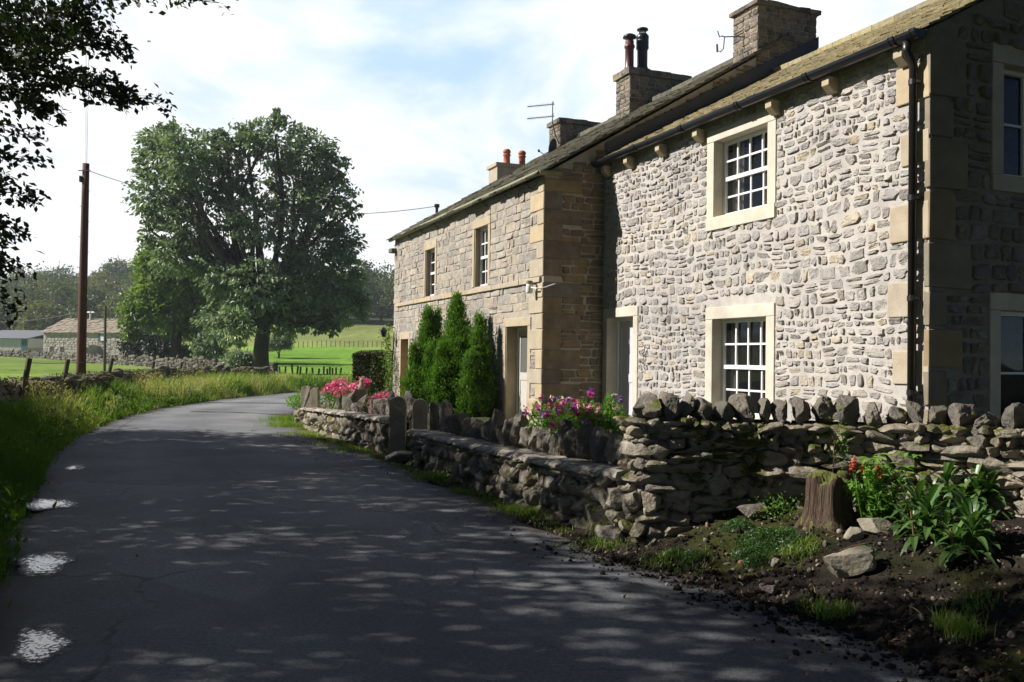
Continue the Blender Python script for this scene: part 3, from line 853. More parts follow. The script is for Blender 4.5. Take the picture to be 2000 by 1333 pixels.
def window(root, fm, u0, u1, v0, v1, jamb, lintel, sill, reveal, cols, rows, smat, proud=0.025, meeting=True, label=None, curtain=0):
    a, b, c, d = u0 + jamb, u1 - jamb, v0 + sill, v1 - lintel
    B = MB()
    fw = 0.055
    h0, h1 = -reveal - 0.06, -reveal
    for (p, q_) in (((a, c), (b, c + fw)), ((a, d - fw), (b, d)), ((a, c + fw), (a + fw, d - fw)), ((b - fw, c + fw), (b, d - fw))):
        box(B, (p[0], p[1], h0), (q_[0], q_[1], h1), fm)
    o = bev(B.build('window', M['white'], root), 0.006)
    if label: o['label'] = label
    ia, ib, ic, id_ = a + fw, b - fw, c + fw, d - fw
    B = MB()
    midv = (ic + id_) / 2
    sashes = [(ic, midv - 0.02, -0.035), (midv + 0.02, id_, -0.012)] if meeting else [(ic, id_, -0.02)]
    if meeting:
        box(B, (ia, midv - 0.03, h1 - 0.05), (ib, midv + 0.03, h1 - 0.002), fm)
    r = rows // 2 if meeting else rows
    for (s0, s1, off) in sashes:
        for k in range(1, cols):
            x = ia + (ib - ia) * k / cols
            box(B, (x - 0.014, s0, h1 + off - 0.03), (x + 0.014, s1, h1 + off), fm)
        for k in range(1, r):
            y = s0 + (s1 - s0) * k / r
            box(B, (ia, y - 0.014, h1 + off - 0.032), (ib, y + 0.014, h1 + off - 0.002), fm)
    B.build('glazing_bar', M['white'], o)
    B = MB()
    B.add(fm(np.array([[ia - 0.01, ic - 0.01, h0 + 0.01], [ib + 0.01, ic - 0.01, h0 + 0.01], [ib + 0.01, id_ + 0.01, h0 + 0.01], [ia - 0.01, id_ + 0.01, h0 + 0.01]])), np.array([[0, 1, 2, 3]]))
    B.build('pane', M['glass'], o)
    if curtain:
        for (xa, xb) in ((ia, ia + (ib - ia) * curtain), (ib - (ib - ia) * curtain, ib)):
            us = np.linspace(xa, xb, 26)
            A = np.array([[u_, v_, h0 - 0.09 + 0.025 * math.sin(u_ * 75)] for u_ in us for v_ in (ic - 0.05, id_ + 0.05)])
            ii_ = np.arange(25)[:, None] * 2
            B = MB(); B.add(fm(A), np.array([[0, 2, 3, 1]]) + ii_)
            B.build('curtain', M['curtain'], o, smooth=True)
    if smat is not None:
        B = MB()
        hb = -reveal - 0.07
        box(B, (u0, d, hb), (u1, v1, proud), fm)
        box(B, (u0, c, hb), (a, d - 0.003, proud - 0.003), fm)
        box(B, (b, c, hb), (u1, d - 0.003, proud - 0.003), fm)
        if sill > 0.02:
            box(B, (u0, v0, hb), (u1, c - 0.003, proud + 0.012), fm)
        bev(B.build('surround', smat, o), 0.008)
    return o


def door(root, fm, u0, u1, v0, v1, jamb, lintel, reveal, smat, dmat, glazed=False, label=None):
    a, b, d = u0 + jamb, u1 - jamb, v1 - lintel
    B = MB()
    fw = 0.06
    h1 = -reveal
    dv = v0 + 0.02
    box(B, (a + fw, dv, h1 - 0.06), (b - fw, d - fw, h1 - 0.02), fm)
    for (x0, x1, y0, y1) in ((a + fw, a + fw + 0.1, dv, d - fw), (b - fw - 0.1, b - fw, dv, d - fw), (a + fw + 0.1, b - fw - 0.1, d - fw - 0.12, d - fw), (a + fw + 0.1, b - fw - 0.1, dv, dv + 0.2), (a + fw + 0.1, b - fw - 0.1, dv + 0.85, dv + 1.0)):
        box(B, (x0, y0, h1 - 0.02), (x1, y1, h1 - 0.008), fm)
    o = bev(B.build('door', dmat, root), 0.004)
    if label: o['label'] = label
    B = MB()
    for (x0, x1, y0, y1) in ((a, a + fw, v0, d), (b - fw, b, v0, d), (a + fw, b - fw, d - fw, d)):
        box(B, (x0, y0, h1 - 0.07), (x1, y1, h1 + 0.01), fm)
    bev(B.build('frame', M['white'], o), 0.006)
    if glazed:
        B = MB()
        xa, xb, ya, yb = a + fw + 0.1, b - fw - 0.1, dv + 1.0, d - fw - 0.12
        B.add(fm(np.array([[xa, ya, h1 - 0.012], [xb, ya, h1 - 0.012], [xb, yb, h1 - 0.012], [xa, yb, h1 - 0.012]])), np.array([[0, 1, 2, 3]]))
        B.build('pane', M['glass'], o)
    B = MB()
    tube(B, fm(np.array([[b - fw - 0.07, dv + 0.95, h1 - 0.01], [b - fw - 0.07, dv + 0.95, h1 + 0.05], [b - fw - 0.17, dv + 0.95, h1 + 0.05]])), 0.012, 6)
    B.build('handle', M['metal'], o)
    B = MB()
    hb = -reveal - 0.08
    box(B, (u0, d, hb), (u1, v1, 0.022), fm)
    box(B, (u0, v0, hb), (a, d - 0.003, 0.019), fm)
    box(B, (b, v0, hb), (u1, d - 0.003, 0.019), fm)
    bev(B.build('surround', smat, o), 0.008)
    return o


def slates(B, rng, s0, s1, w0, w1, z0, slope, row=0.24, wid=(0.22, 0.42), th=0.018, eave=0.0, sag=0.0, jag=0.012):
    """stone slates laid in courses on a plane rising with w"""
    L = (w1 - w0) * math.hypot(1, slope)
    ca, sa = 1 / math.hypot(1, slope), slope / math.hypot(1, slope)
    k = int(L / row) + 1
    for r in range(k):
        t0 = r * row
        t1 = min(t0 + row * 1.55, L)
        x = s0 - (rng.random() * 0.2 if r % 2 else 0)
        while x < s1:
            w = rng.uniform(*wid)
            x1 = min(x + w, s1 + 0.02)
            a_ = max(x, s0 - 0.02)
            if x1 - a_ > 0.03:
                tj = t0 + rng.normal(0, jag)
                h = th * rng.uniform(0.7, 1.5)
                lift = rng.uniform(0.0, 0.008)
                base_lo = 0.026 + lift; base_hi = 0.002
                q_ = []
                for (tt, bb) in ((tj, base_lo), (t1, base_hi)):
                    for xx in (a_ + 0.004, x1 - 0.004):
                        for hh in (0, h):
                            sg = -sag * math.sin(math.pi * (xx - s0) / (s1 - s0)) + 0.012 * math.sin(xx * 2.3 + tt)
                            n_ = bb + hh
                            q_.append([xx, w0 + tt * ca - n_ * sa, z0 + tt * sa + n_ * ca + sg])
                B.add(np.array(q_), BOXF, rng.random())
            x = x1
            if x >= s1: break


def chimney(root, rng, s0, s1, w0, w1, z0, z1, brick=False, capo=0.06, capt=0.10, mat='chimney_stone'):
    B = MB()
    box(B, (s0 + 0.015, w0 + 0.015, z0), (s1 - 0.015, w1 - 0.015, z1), rnd=0.4, mi=1)
    hr, wr = ((0.10, 0.13), (0.24, 0.36)) if brick else ((0.07, 0.15), (0.14, 0.40))
    for fm, (ua, ub) in ((lambda A: np.stack([A[:, 0], w0 - A[:, 2] + 0.015, A[:, 1]], -1), (s0, s1)), (lambda A: np.stack([s1 + A[:, 2] - 0.015, A[:, 0], A[:, 1]], -1), (w0, w1)),
                         (lambda A: np.stack([A[:, 0], w1 + A[:, 2] - 0.015, A[:, 1]], -1), (s0, s1)), (lambda A: np.stack([s0 - A[:, 2] + 0.015, A[:, 0], A[:, 1]], -1), (w0, w1))):
        R = layout(rng, ua, ub, z0, z1, hr, wr, split=0 if brick else 0.15)
        stones(B, rng, R, fm, gap=0.014, depth=0.022, N=10, jit=0.03, tilt=0.15, p=0.22, rough=0.002)
    o = B.build('chimney', [M[mat], M['buff_joint']], root)
    B = MB()
    n = 6
    us = np.linspace(s0 - capo, s1 + capo, 3); vs = np.linspace(w0 - capo, w1 + capo, n + 1)
    for i in range(2):
        for k in range(n):
            e1, e2 = rng.normal(0, 0.008, 2)
            box(B, (us[i], vs[k] + 0.002, z1 + e1 * 0.5), (us[i + 1] - 0.003, vs[k + 1], z1 + capt + e2), rnd=rng.random(), jit=0.006, rng=rng)
    B.build('cap', M[mat], o)
    return o


# ---- near cottage
rng = np.random.default_rng(11)
H1 = empty('near_cottage', HO, 'nearer two storey cottage of pale grey rubble with black gutter and white sash windows', 'cottage', rz=HRZ)
S1, EA1, RW1, SL1 = 7.64, 5.22, 3.95, 0.54
ROOF1 = lambda w: 5.36 + SL1 * w
holes_o = [(3.37, 5.01, 3.58, 5.10), (3.37, 5.01, 0.62, 2.41), (0.03, 1.31, 0.2, 2.54)]
holes_i = [(3.55, 4.85, 3.78, 4.93), (3.55, 4.85, 0.80, 2.23), (0.19, 1.15, 0.2, 2.37)]
quo = [(7.05, 2.12, 2.54), (7.08, 2.98, 3.42), (7.24, 3.83, 4.22), (7.16, 4.55, 4.99), (7.13, 1.36, 1.76), (7.12, 0.5, 0.95)]
qg = [(0.52, 4.58, 5.16), (0.33, 4.12, 4.55), (0.54, 3.55, 4.10), (0.36, 2.98, 3.52), (0.60, 2.44, 2.95), (0.24, 2.02, 2.41), (0.48, 1.56, 1.99), (0.25, 1.14, 1.53), (0.5, 0.72, 1.11), (0.3, 0.28, 0.70)]
ff = fm_front(0.0)
B = MB()
sheet_holes(B, ff, 0, S1, GZ0 - 0.2, EA1 + 0.12, holes_i, mi=1)
hq = [(a, S1, b, c) for a, b, c in quo]
R = layout(rng, 0.02, S1, GZ0 - 0.1, EA1 + 0.05, (0.085, 0.19), (0.11, 0.34), holes_o + hq, split=0.34)
stones(B, rng, R, ff, gap=0.022, depth=0.018, N=14, jit=0.12, tilt=0.65, p=0.50, rings=((1.0, -0.4), (0.99, 0.30), (0.93, 0.80), (0.66, 0.98)), rough=0.003, wave=0.03, shift=0.008, shrink=0.22, pit=0.005)
B.build('front_wall', [M['rubble'], M['mortar']], H1)
# gable towards the camera
fg = fm_gable(S1)
gw_o = [(0.93, 2.35, 3.60, 5.30), (0.91, 2.55, 0.62, 2.43)]
gw_i = [(1.11, 2.17, 3.79, 5.08), (1.08, 2.38, 0.78, 2.23)]
GW = 2 * RW1
B = MB()
sheet_holes(B, fg, 0, GW, GZ0 - 0.2, EA1, gw_i, mi=1)
B.add(fg(np.array([[0, EA1, 0], [GW, EA1, 0], [RW1, ROOF1(RW1) - 0.03, 0], [0, ROOF1(0) - 0.03, 0], [GW, ROOF1(0) - 0.03, 0]])), [np.array([[0, 1, 4]]), np.array([[0, 4, 2]]), np.array([[0, 2, 3]])], 0.5, 1)
R = layout(rng, 0.0, GW, GZ0 - 0.1, ROOF1(RW1), (0.10, 0.25), (0.14, 0.46), gw_o + [(0, a, b, c) for a, b, c in qg], split=0.25)
R = np.array([r_ for r_ in R if r_[1] + r_[3] < ROOF1(min(r_[0] - r_[2], GW - r_[0] - r_[2])) - 0.05])
stones(B, rng, R, fg, gap=0.034, depth=0.04, N=13, jit=0.09, tilt=0.3, p=0.45, rings=((1.0, -0.3), (0.98, 0.30), (0.92, 0.72), (0.7, 0.95)), rough=0.004, wave=0.015, shift=0.005, shrink=0.1)
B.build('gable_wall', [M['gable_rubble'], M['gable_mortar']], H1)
# plain back and far sides so the cottage is a closed building
B = MB()
for P in ([[0, GW, 0.1], [S1, GW, 0.1], [S1, GW, EA1 + .1], [0, GW, EA1 + .1]],):
    B.add(np.array(P, float), np.array([[0, 1, 2, 3]]))
B.build('back_wall', M['mortar'], H1)
for (a, b, c) in quo:
    B = MB(); box(B, (a + 0.01, b + 0.01, -0.02), (S1 + 0.02, c - 0.01, 0.030), ff, rnd=rng.random(), jit=0.004, rng=rng)
    bev(B.build('quoin', M['quoin'], H1), 0.012)
for (a, b, c) in qg:
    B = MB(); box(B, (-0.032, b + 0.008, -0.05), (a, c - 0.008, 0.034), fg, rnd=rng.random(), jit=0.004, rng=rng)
    bev(B.build('quoin', M['shaded_quoin'], H1), 0.012)
window(H1, ff, *holes_o[0], 0.18, 0.17, 0.20, 0.15, 4, 4, M['dressed'], curtain=0.2)
window(H1, ff, *holes_o[1], 0.18, 0.18, 0.18, 0.15, 4, 4, M['dressed'], curtain=0.14)
window(H1, fg, *gw_o[0], 0.18, 0.22, 0.19, 0.13, 2, 2, M['dressed'], meeting=False)
window(H1, fg, *gw_o[1], 0.17, 0.20, 0.16, 0.13, 2, 2, M['dressed'], meeting=False)
door(H1, ff, 0.03, 1.31, 0.32, 2.54, 0.16, 0.17, 0.20, M['dressed'], M['grey_door'])
# corbels under the gutter
for s in (0.22, 1.07, 2.14, 3.24, 5.03, 6.15, 7.33):
    B = MB()
    V = np.array([[s - 0.065, 0.0, 4.98], [s - 0.065, -0.07, 4.98], [s - 0.065, -0.17, 5.07], [s - 0.065, -0.17, 5.175], [s - 0.065, 0.0, 5.175]])
    V2 = V + [0.13, 0, 0]
    B.add(np.vstack([V, V2]), [np.array([[0, 1, 2, 3, 4]]), np.array([[9, 8, 7, 6, 5]]), np.array([[0, 5, 6, 1], [1, 6, 7, 2], [2, 7, 8, 3], [3, 8, 9, 4], [4, 9, 5, 0]])])
    bev(B.build('corbel', M['corbel'], H1), 0.006)
# roof
B = MB()
slates(B, rng, 0.0, S1 + 0.10, -0.13, RW1, ROOF1(-0.13), SL1, row=0.20, wid=(0.20, 0.40), th=0.02)
for sgn in (0,):
    V = np.array([[0, -0.14, ROOF1(-0.14) - 0.02], [S1 + 0.06, -0.14, ROOF1(-0.14) - 0.02], [S1 + 0.06, RW1, ROOF1(RW1) - 0.02], [0, RW1, ROOF1(RW1) - 0.02], [0, GW + .15, ROOF1(-.15)], [S1 + 0.06, GW + .15, ROOF1(-.15)]])
    B.add(V, np.array([[0, 1, 2, 3], [3, 2, 5, 4]]), 0.3)
x = 0.0
while x < S1:
    l = rng.uniform(0.4, 0.6)
    box(B, (x, RW1 - 0.15, ROOF1(RW1) - 0.06), (min(x + l, S1 + .1) - 0.01, RW1 + 0.15, ROOF1(RW1) + 0.06 + rng.normal(0, .006)), rnd=rng.random())
    x += l
B.build('roof', M['roof'], H1)
# gutter with brackets, downpipe
B = MB()
gp = []
for a_ in np.linspace(math.pi, 2 * math.pi, 9):
    gp.append((0.085 * math.cos(a_), 0.085 * math.sin(a_)))
gw0, gz0 = -0.205, 5.27
n = len(gp)
segs = np.linspace(0.02, S1 + 0.06, 9)
V = np.array([[s, gw0 + p[0], gz0 + p[1]] for s in segs for p in gp] + [[s, gw0 + p[0] * 0.86, gz0 + p[1] * 0.86] for s in segs for p in gp])
i, j = np.meshgrid(np.arange(len(segs) - 1), np.arange(n - 1), indexing='ij')
q = np.stack([i * n + j, i * n + j + 1, (i + 1) * n + j + 1, (i + 1) * n + j], -1).reshape(-1, 4)
o_ = len(segs) * n
i2 = np.arange(len(segs) - 1)
lips = np.concatenate([np.stack([i2 * n + e_, (i2 + 1) * n + e_, (i2 + 1) * n + e_ + o_, i2 * n + e_ + o_], -1) for e_ in (0, n - 1)])
B.add(V, [q, q + o_, lips, np.array([np.arange(n), (len(segs) - 1) * n + np.arange(n)])])
g1 = B.build('gutter', M['black_plastic'], H1)
for s in (0.06, 1.55, 3.0, 4.45, 5.9, 7.35, 7.66):
    B = MB()
    P = np.array([[s, gw0 + 0.092 * math.cos(a_), gz0 + 0.092 * math.sin(a_)] for a_ in np.linspace(math.pi * 0.97, math.pi * 2.03, 9)])
    for ds in (-0.035, 0.035):
        tube(B, P + [ds, 0, 0], 0.008, 5)
    for k in range(8):
        B.add(np.array([P[k] + [-.035, 0, 0], P[k] + [.035, 0, 0], P[k + 1] + [.035, 0, 0], P[k + 1] + [-.035, 0, 0]]), np.array([[0, 1, 2, 3]]))
    B.build('bracket', M['black_plastic'], g1)
B = MB()
dp = [[7.50, gw0, 5.19], [7.50, gw0, 5.08], [7.50, -0.10, 4.93], [7.50, -0.10, 0.2]]
tube(B, dp, 0.048, 12)
pipe = B.build('downpipe', M['brown_pipe'], H1, smooth=True)
for z in (4.72, 3.42, 2.30, 1.25):
    B = MB()
    tube(B, [[7.50, -0.10, z], [7.50, -0.10, z + 0.06]], 0.056, 12)
    box(B, (7.44, -0.115, z + 0.015), (7.56, 0.0, z + 0.045))
    B.build('bracket', M['brown_pipe'], pipe)

# ---- far cottage
rng = np.random.default_rng(23)
H2 = empty('far_cottage', hw(0, 0, 0), 'farther two storey cottage of squared buff stone with mossy green gutter and string course', 'cottage', rz=HRZ)
W2, L2, EA2, RW2, SL2 = -1.23, 10.42, 4.90, 4.15, 0.60
ROOF2 = lambda w: 5.02 + SL2 * (w - W2)
f2 = fm_front(W2)
h2o = [(-7.50, -6.42, 3.12, 4.52), (-3.82, -2.72, 3.12, 4.60), (-1.92, -0.53, 0.3, 2.38), (-9.72, -8.68, 0.3, 2.24), (-5.9, -4.6, 0.9, 2.3)]
h2i = [(-7.34, -6.58, 3.14, 4.32), (-3.66, -2.88, 3.14, 4.42), (-1.76, -0.69, 0.3, 2.22), (-9.58, -8.82, 0.3, 2.08), (-5.75, -4.75, 1.05, 2.12)]
B = MB()
sheet_holes(B, f2, -L2, 0, 0.1, EA2 + 0.05, h2i, mi=1)
q2 = []
z = 0.15
k = 0
while z < EA2 - 0.2:
    h_ = rng.uniform(0.26, 0.40)
    if abs(z + h_ - 3.0) < 0.2: h_ = 3.0 - z
    if z < 3.05 < z + h_: z = 3.11
    q2.append((0.62 if k % 2 else 0.30, z, min(z + h_, EA2)))
    z += h_; k += 1
R = np.vstack([layout(rng, -L2, 0, 0.1, 3.0, (0.12, 0.24), (0.22, 0.62), h2o + [(-a, 0, b, c) for a, b, c in q2], split=0.1),
               layout(rng, -L2, 0, 3.10, EA2, (0.12, 0.24), (0.22, 0.62), h2o + [(-a, 0, b, c) for a, b, c in q2], split=0.1)])
stones(B, rng, R, f2, gap=0.012, depth=0.016, N=12, jit=0.035, tilt=0.5, p=0.22, rings=((1.0, -0.5), (1.0, 0.35), (0.94, 0.85), (0.6, 1.0)), rough=0.0025, shrink=0.02)
B.build('front_wall', [M['buff'], M['buff_joint']], H2)
g2 = fm_gable(0.0)
B = MB()
GW2 = 2 * (RW2 - W2)
V = g2(np.array([[W2, 0.1, 0], [W2 + GW2, 0.1, 0], [W2 + GW2, ROOF2(W2) - .05, 0], [RW2, ROOF2(RW2) - 0.05, 0], [W2, ROOF2(W2) - .05, 0]]))
B.add(V, np.array([[0, 1, 2, 3, 4]]), 0.3, 1)
V = fm_gable(-L2)(np.array([[W2, 0.1, 0], [W2 + GW2, 0.1, 0], [W2 + GW2, ROOF2(W2) - .05, 0], [RW2, ROOF2(RW2) - 0.05, 0], [W2, ROOF2(W2) - .05, 0]]))
B.add(V, np.array([[0, 1, 2, 3, 4]]), 0.3, 1)
B.add(np.array([[0, W2 + GW2, 0.1], [-L2, W2 + GW2, 0.1], [-L2, W2 + GW2, EA2], [0, W2 + GW2, EA2]], float), np.array([[0, 1, 2, 3]]), 0.3, 1)
q2g = [((0.75, 0.36)[k % 2], b, c) for k, (a, b, c) in enumerate(q2)]
R = layout(rng, W2, 0.0, 0.1, 5.7, (0.07, 0.17), (0.16, 0.5), [(W2, W2 + a, b, c) for a, b, c in q2g], split=0.15)
R = np.vstack([R, layout(rng, 0.0, 3.4, 5.3, 7.8, (0.07, 0.17), (0.16, 0.5))])
R = np.array([r_ for r_ in R if r_[1] + r_[3] < ROOF2(r_[0] - r_[2]) - 0.04])
stones(B, rng, R, g2, gap=0.016, depth=0.026, N=11, jit=0.06, tilt=0.35, p=0.3, rough=0.003, shift=0.003, shrink=0.06)
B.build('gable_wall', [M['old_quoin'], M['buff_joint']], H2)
for (a, b, c), (ag, _, _) in zip(q2, q2g):
    B = MB()
    box(B, (-a + 0.006, b + 0.006, -0.03), (0.0, c - 0.006, 0.022), f2, rnd=rng.random(), jit=0.003, rng=rng)
    bev(B.build('quoin', M['quoin'], H2), 0.010)
    B = MB()
    box(B, (W2 - 0.022, b + 0.006, 0.002), (W2 + ag, c - 0.006, 0.030), g2, rnd=rng.random(), jit=0.003, rng=rng)
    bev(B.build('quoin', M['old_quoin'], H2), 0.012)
B = MB()
x = -L2 + 0.35
while x < -0.02:
    l = rng.uniform(0.8, 1.5); x1 = min(x + l, 0.04)
    box(B, (x, 3.005, -0.05), (x1 - 0.006, 3.105, 0.055), f2, rnd=rng.random(), jit=0.003, rng=rng)
    x = x1
    if x > -0.1: break
bev(B.build('string_course', M['quoin'], H2), 0.010)
window(H2, f2, *h2o[0], 0.13, 0.20, 0.02, 0.11, 2, 4, M['quoin'])
window(H2, f2, *h2o[1], 0.13, 0.18, 0.02, 0.11, 3, 4, M['quoin'], curtain=0.3)
window(H2, f2, *h2o[4], 0.15, 0.18, 0.15, 0.20, 3, 4, M['quoin'])
door(H2, f2, *h2o[2], 0.14, 0.16, 0.24, M['quoin'], M['pale_door'], glazed=True)
door(H2, f2, *h2o[3], 0.14, 0.16, 0.20, M['quoin'], M['tan_door'])
B = MB()
slates(B, rng, -L2 - 0.08, 0.10, W2 - 0.20, RW2, ROOF2(W2 - 0.20), SL2, row=0.26, wid=(0.3, 0.6), th=0.03, jag=0.02, sag=0.03)
V = np.array([[-L2, W2 - .15, ROOF2(W2 - .15) - 0.03], [0.03, W2 - .15, ROOF2(W2 - .15) - 0.03], [0.03, RW2, ROOF2(RW2) - 0.03], [-L2, RW2, ROOF2(RW2) - 0.03], [-L2, W2 + GW2 + .1, ROOF2(W2) - .1], [0.03, W2 + GW2 + .1, ROOF2(W2) - .1]])
B.add(V, np.array([[0, 1, 2, 3], [3, 2, 5, 4]]), 0.3)
x = -L2
while x < 0.05:
    l = rng.uniform(0.4, 0.7)
    box(B, (x, RW2 - 0.16, ROOF2(RW2) - 0.06), (min(x + l, .08) - 0.01, RW2 + 0.16, ROOF2(RW2) + 0.05 + rng.normal(0, .008)), rnd=rng.random())
    x += l
B.build('roof', M['roof_old'], H2)
# lead flashing where the near roof meets this gable
B = MB()
ws = np.linspace(0.0, RW2 + 0.8, 12)
V = []
for w in ws:
    zz = min(ROOF1(min(w, 2 * RW1 - w)), 99)
    V += [[0.055, w, zz - 0.02], [0.055, w, min(5.66 + 0.55 * w, ROOF2(w) - 0.06) + 0.01 * math.sin(w * 9)], [0.13, w, zz + 0.075]]
V = np.array(V)
ii = np.arange(len(ws) - 1)[:, None] * 3
B.add(V, np.concatenate([np.array([[0, 3, 4, 1]]) + ii, np.array([[0, 2, 5, 3]]) + ii]))
V2 = np.array([[0.06, 3.36, ROOF1(3.36) + 0.05], [0.06, 4.95, ROOF1(3.4) + 0.1], [0.06, 4.95, ROOF1(3.36) + 0.90], [0.06, 3.36, ROOF1(3.36) + 0.36]])
B.add(V2, np.array([[0, 1, 2, 3]]))
B.build('lead_flashing', M['lead'], H2)
# half round gutter, green with algae, and its end turning round the corner
B = MB()
for (p0, p1) in (([-L2 - 0.05, W2 - 0.14, 4.93], [0.10, W2 - 0.14, 4.97]), ([0.09, W2 - 0.16, 4.97], [0.06, W2 + 0.30, 5.0])):
    tube(B, np.linspace(p0, p1, 6), 0.052, 10)
g2o = B.build('gutter', M['green_gutter'], H2)
for k in range(9):
    B = MB()
    s = -0.5 - k * 1.15
    tube(B, [[s, W2 - 0.14, 4.87], [s, W2 - 0.10, 4.80], [s, W2 + 0.0, 4.78]], 0.010, 5)
    B.build('bracket', M['lantern'], g2o)
B = MB()
box(B, (-L2 - 0.12, W2 - 0.16, 4.56), (-L2 + 0.22, W2 + 0.1, 4.70), jit=0.008, rng=rng)
bev(B.build('kneeler', M['roof_old'], H2), 0.02)
# thin dark rainwater pipe by the conifers
B = MB(); tube(B, [[-2.80, W2 - 0.06, 2.42], [-2.80, W2 - 0.06, 0.3]], 0.03, 8); B.build('downpipe', M['brown_pipe'], H2)
cA = chimney(H2, rng, -0.80, 0.03, 3.42, 4.92, ROOF2(3.42) - 0.4, 8.84, capt=0.08)
cB = chimney(H2, rng, -5.95, -5.22, 3.45, 5.22, ROOF2(3.45) - 0.2, 8.90, brick=True, capt=0.16)
cC = chimney(H2, rng, -10.3, -9.5, 3.52, 4.80, ROOF2(3.52) - 0.2, 8.66, capt=0.13)
B = MB()
lathe(B, (-5.55, 3.62, 9.06), [(0.13, 0), (0.13, 0.10), (0.115, 0.14), (0.11, 0.60), (0.135, 0.62), (0.135, 0.68), (0.11, 0.70), (0.11, 0.80), (0.09, 0.82)], 18)
po = B.build('chimney_pot', M['maroon'], cB, smooth=True)
B = MB(); lathe(B, (-5.55, 3.62, 9.82), [(0.09, 0), (0.09, 0.10), (0.18, 0.12), (0.16, 0.18), (0.08, 0.22), (0.01, 0.225)], 18); B.build('cowl', M['flue'], cB, smooth=True)
B = MB()
lathe(B, (-5.58, 4.02, 9.06), [(0.26, 0), (0.20, 0.08), (0.15, 0.16), (0.135, 0.20), (0.135, 0.62), (0.165, 0.66), (0.165, 0.74), (0.15, 0.76), (0.165, 0.78), (0.165, 0.86), (0.15, 0.88), (0.165, 0.90), (0.165, 0.99), (0.12, 1.05), (0.10, 1.06), (0.10, 1.06)], 20)
lathe(B, (-5.58, 4.02, 10.20), [(0.02, 0), (0.15, 0.01), (0.14, 0.05), (0.06, 0.08), (0.01, 0.085)], 18)
for k in range(4):
    a_ = k * math.pi / 2 + .4
    tube(B, [[-5.58 + .1 * math.cos(a_), 4.02 + .1 * math.sin(a_), 10.1], [-5.58 + .1 * math.cos(a_), 4.02 + .1 * math.sin(a_), 10.21]], 0.012, 5)
B.build('flue', M['flue'], cB, smooth=True)

# ---- third cottage behind, mostly hidden: roof, chimney and vent show
rng = np.random.default_rng(31)
H3 = empty('end_cottage', hw(-L2 - 0.1, 0.4, 0), 'cottage behind the far one, only its chimney with two terracotta pots showing over the roof', 'cottage', rz=HRZ)
iv = lambda s, w, z: [s + L2 + 0.1, w - 0.4, z]
B = MB(); box(B, iv(-14.4, 0.4, 0.1), iv(-10.5, 7.6, 4.75)); B.build('wall', M['buff'], H3)
B = MB()
slates(B, rng, -14.4 + L2 + .1, -0.05, -0.15, 3.6, 4.72, 0.72, row=0.3, wid=(0.3, 0.6), th=0.03)
V = np.array([iv(-14.4, .3, 4.7), iv(-10.5, .3, 4.7), iv(-10.5, 4.0, 7.36), iv(-14.4, 4.0, 7.36), iv(-14.4, 7.7, 4.7), iv(-10.5, 7.7, 4.7)])
B.add(V, [np.array([[0, 1, 2, 3], [3, 2, 5, 4]]), np.array([[0, 3, 4], [1, 5, 2]])], 0.3)
B.build('roof', M['roof_old'], H3)
B = MB()
c0, c1 = iv(-14.1, 3.0, 6.4), iv(-13.3, 4.3, 8.02)
box(B, c0, c1, rnd=0.3)
box(B, [c0[0] - .06, c0[1] - .06, 8.02], [c1[0] + .06, c1[1] + .06, 8.14], rnd=0.5)
cD = bev(B.build('chimney', M['quoin'], H3), 0.012)
for w in (3.46, 4.02):
    B = MB()
    p = iv(-13.6, w, 8.14)
    lathe(B, p, [(0.13, 0), (0.13, .06), (0.115, 0.1), (0.11, 0.30), (0.135, 0.32), (0.135, 0.36), (0.10, 0.38)], 16)
    lathe(B, [p[0], p[1], p[2] + 0.38], [(0.10, 0), (0.135, 0.05), (0.13, 0.11), (0.08, 0.16), (0.01, 0.17)], 16)
    B.build('chimney_pot', M['terracotta'], cD, smooth=True)
B = MB()
p = iv(-13.25, 0.9, 5.2)
tube(B, [p, [p[0], p[1], 6.50]], 0.05, 10); tube(B, [[p[0], p[1], 6.46], [p[0], p[1], 6.56]], 0.09, 10)
B.build('vent_pipe', M['flue'], H3)

# ---- things fixed to the cottages
def aerial():
    b = hw(-9.45, 3.45, 8.1)
    e = empty('television_aerial', b, 'double television aerial with two combs of rods on the middle chimney', 'aerial')
    B = MB()
    ip = lambda s, w, z: hw(s, w, z) - b
    tube(B, [ip(-9.45, 3.46, 8.0), ip(-9.45, 3.30, 8.35), ip(-9.45, 3.24, 8.6), ip(-9.45, 3.24, 9.22)], 0.018, 6)
    B.build('mast', M['metal'], e)
    for z in (9.16, 8.80):
        B = MB()
        p0 = hw(-9.45, 3.30, z); p1 = p0 + np.array([-0.80, 0.25, -0.02])
        tube(B, [p0 - b, p1 - b], 0.014, 5)
        for k in range(11):
            c = p0 + (p1 - p0) * (k + .5) / 11
            l = 0.075 if k else 0.12
            tube(B, [c - b + [0.02, 0.1, l], c - b - [0.02, 0.1, l]], 0.006, 4)
        B.build('boom', M['metal'], e)


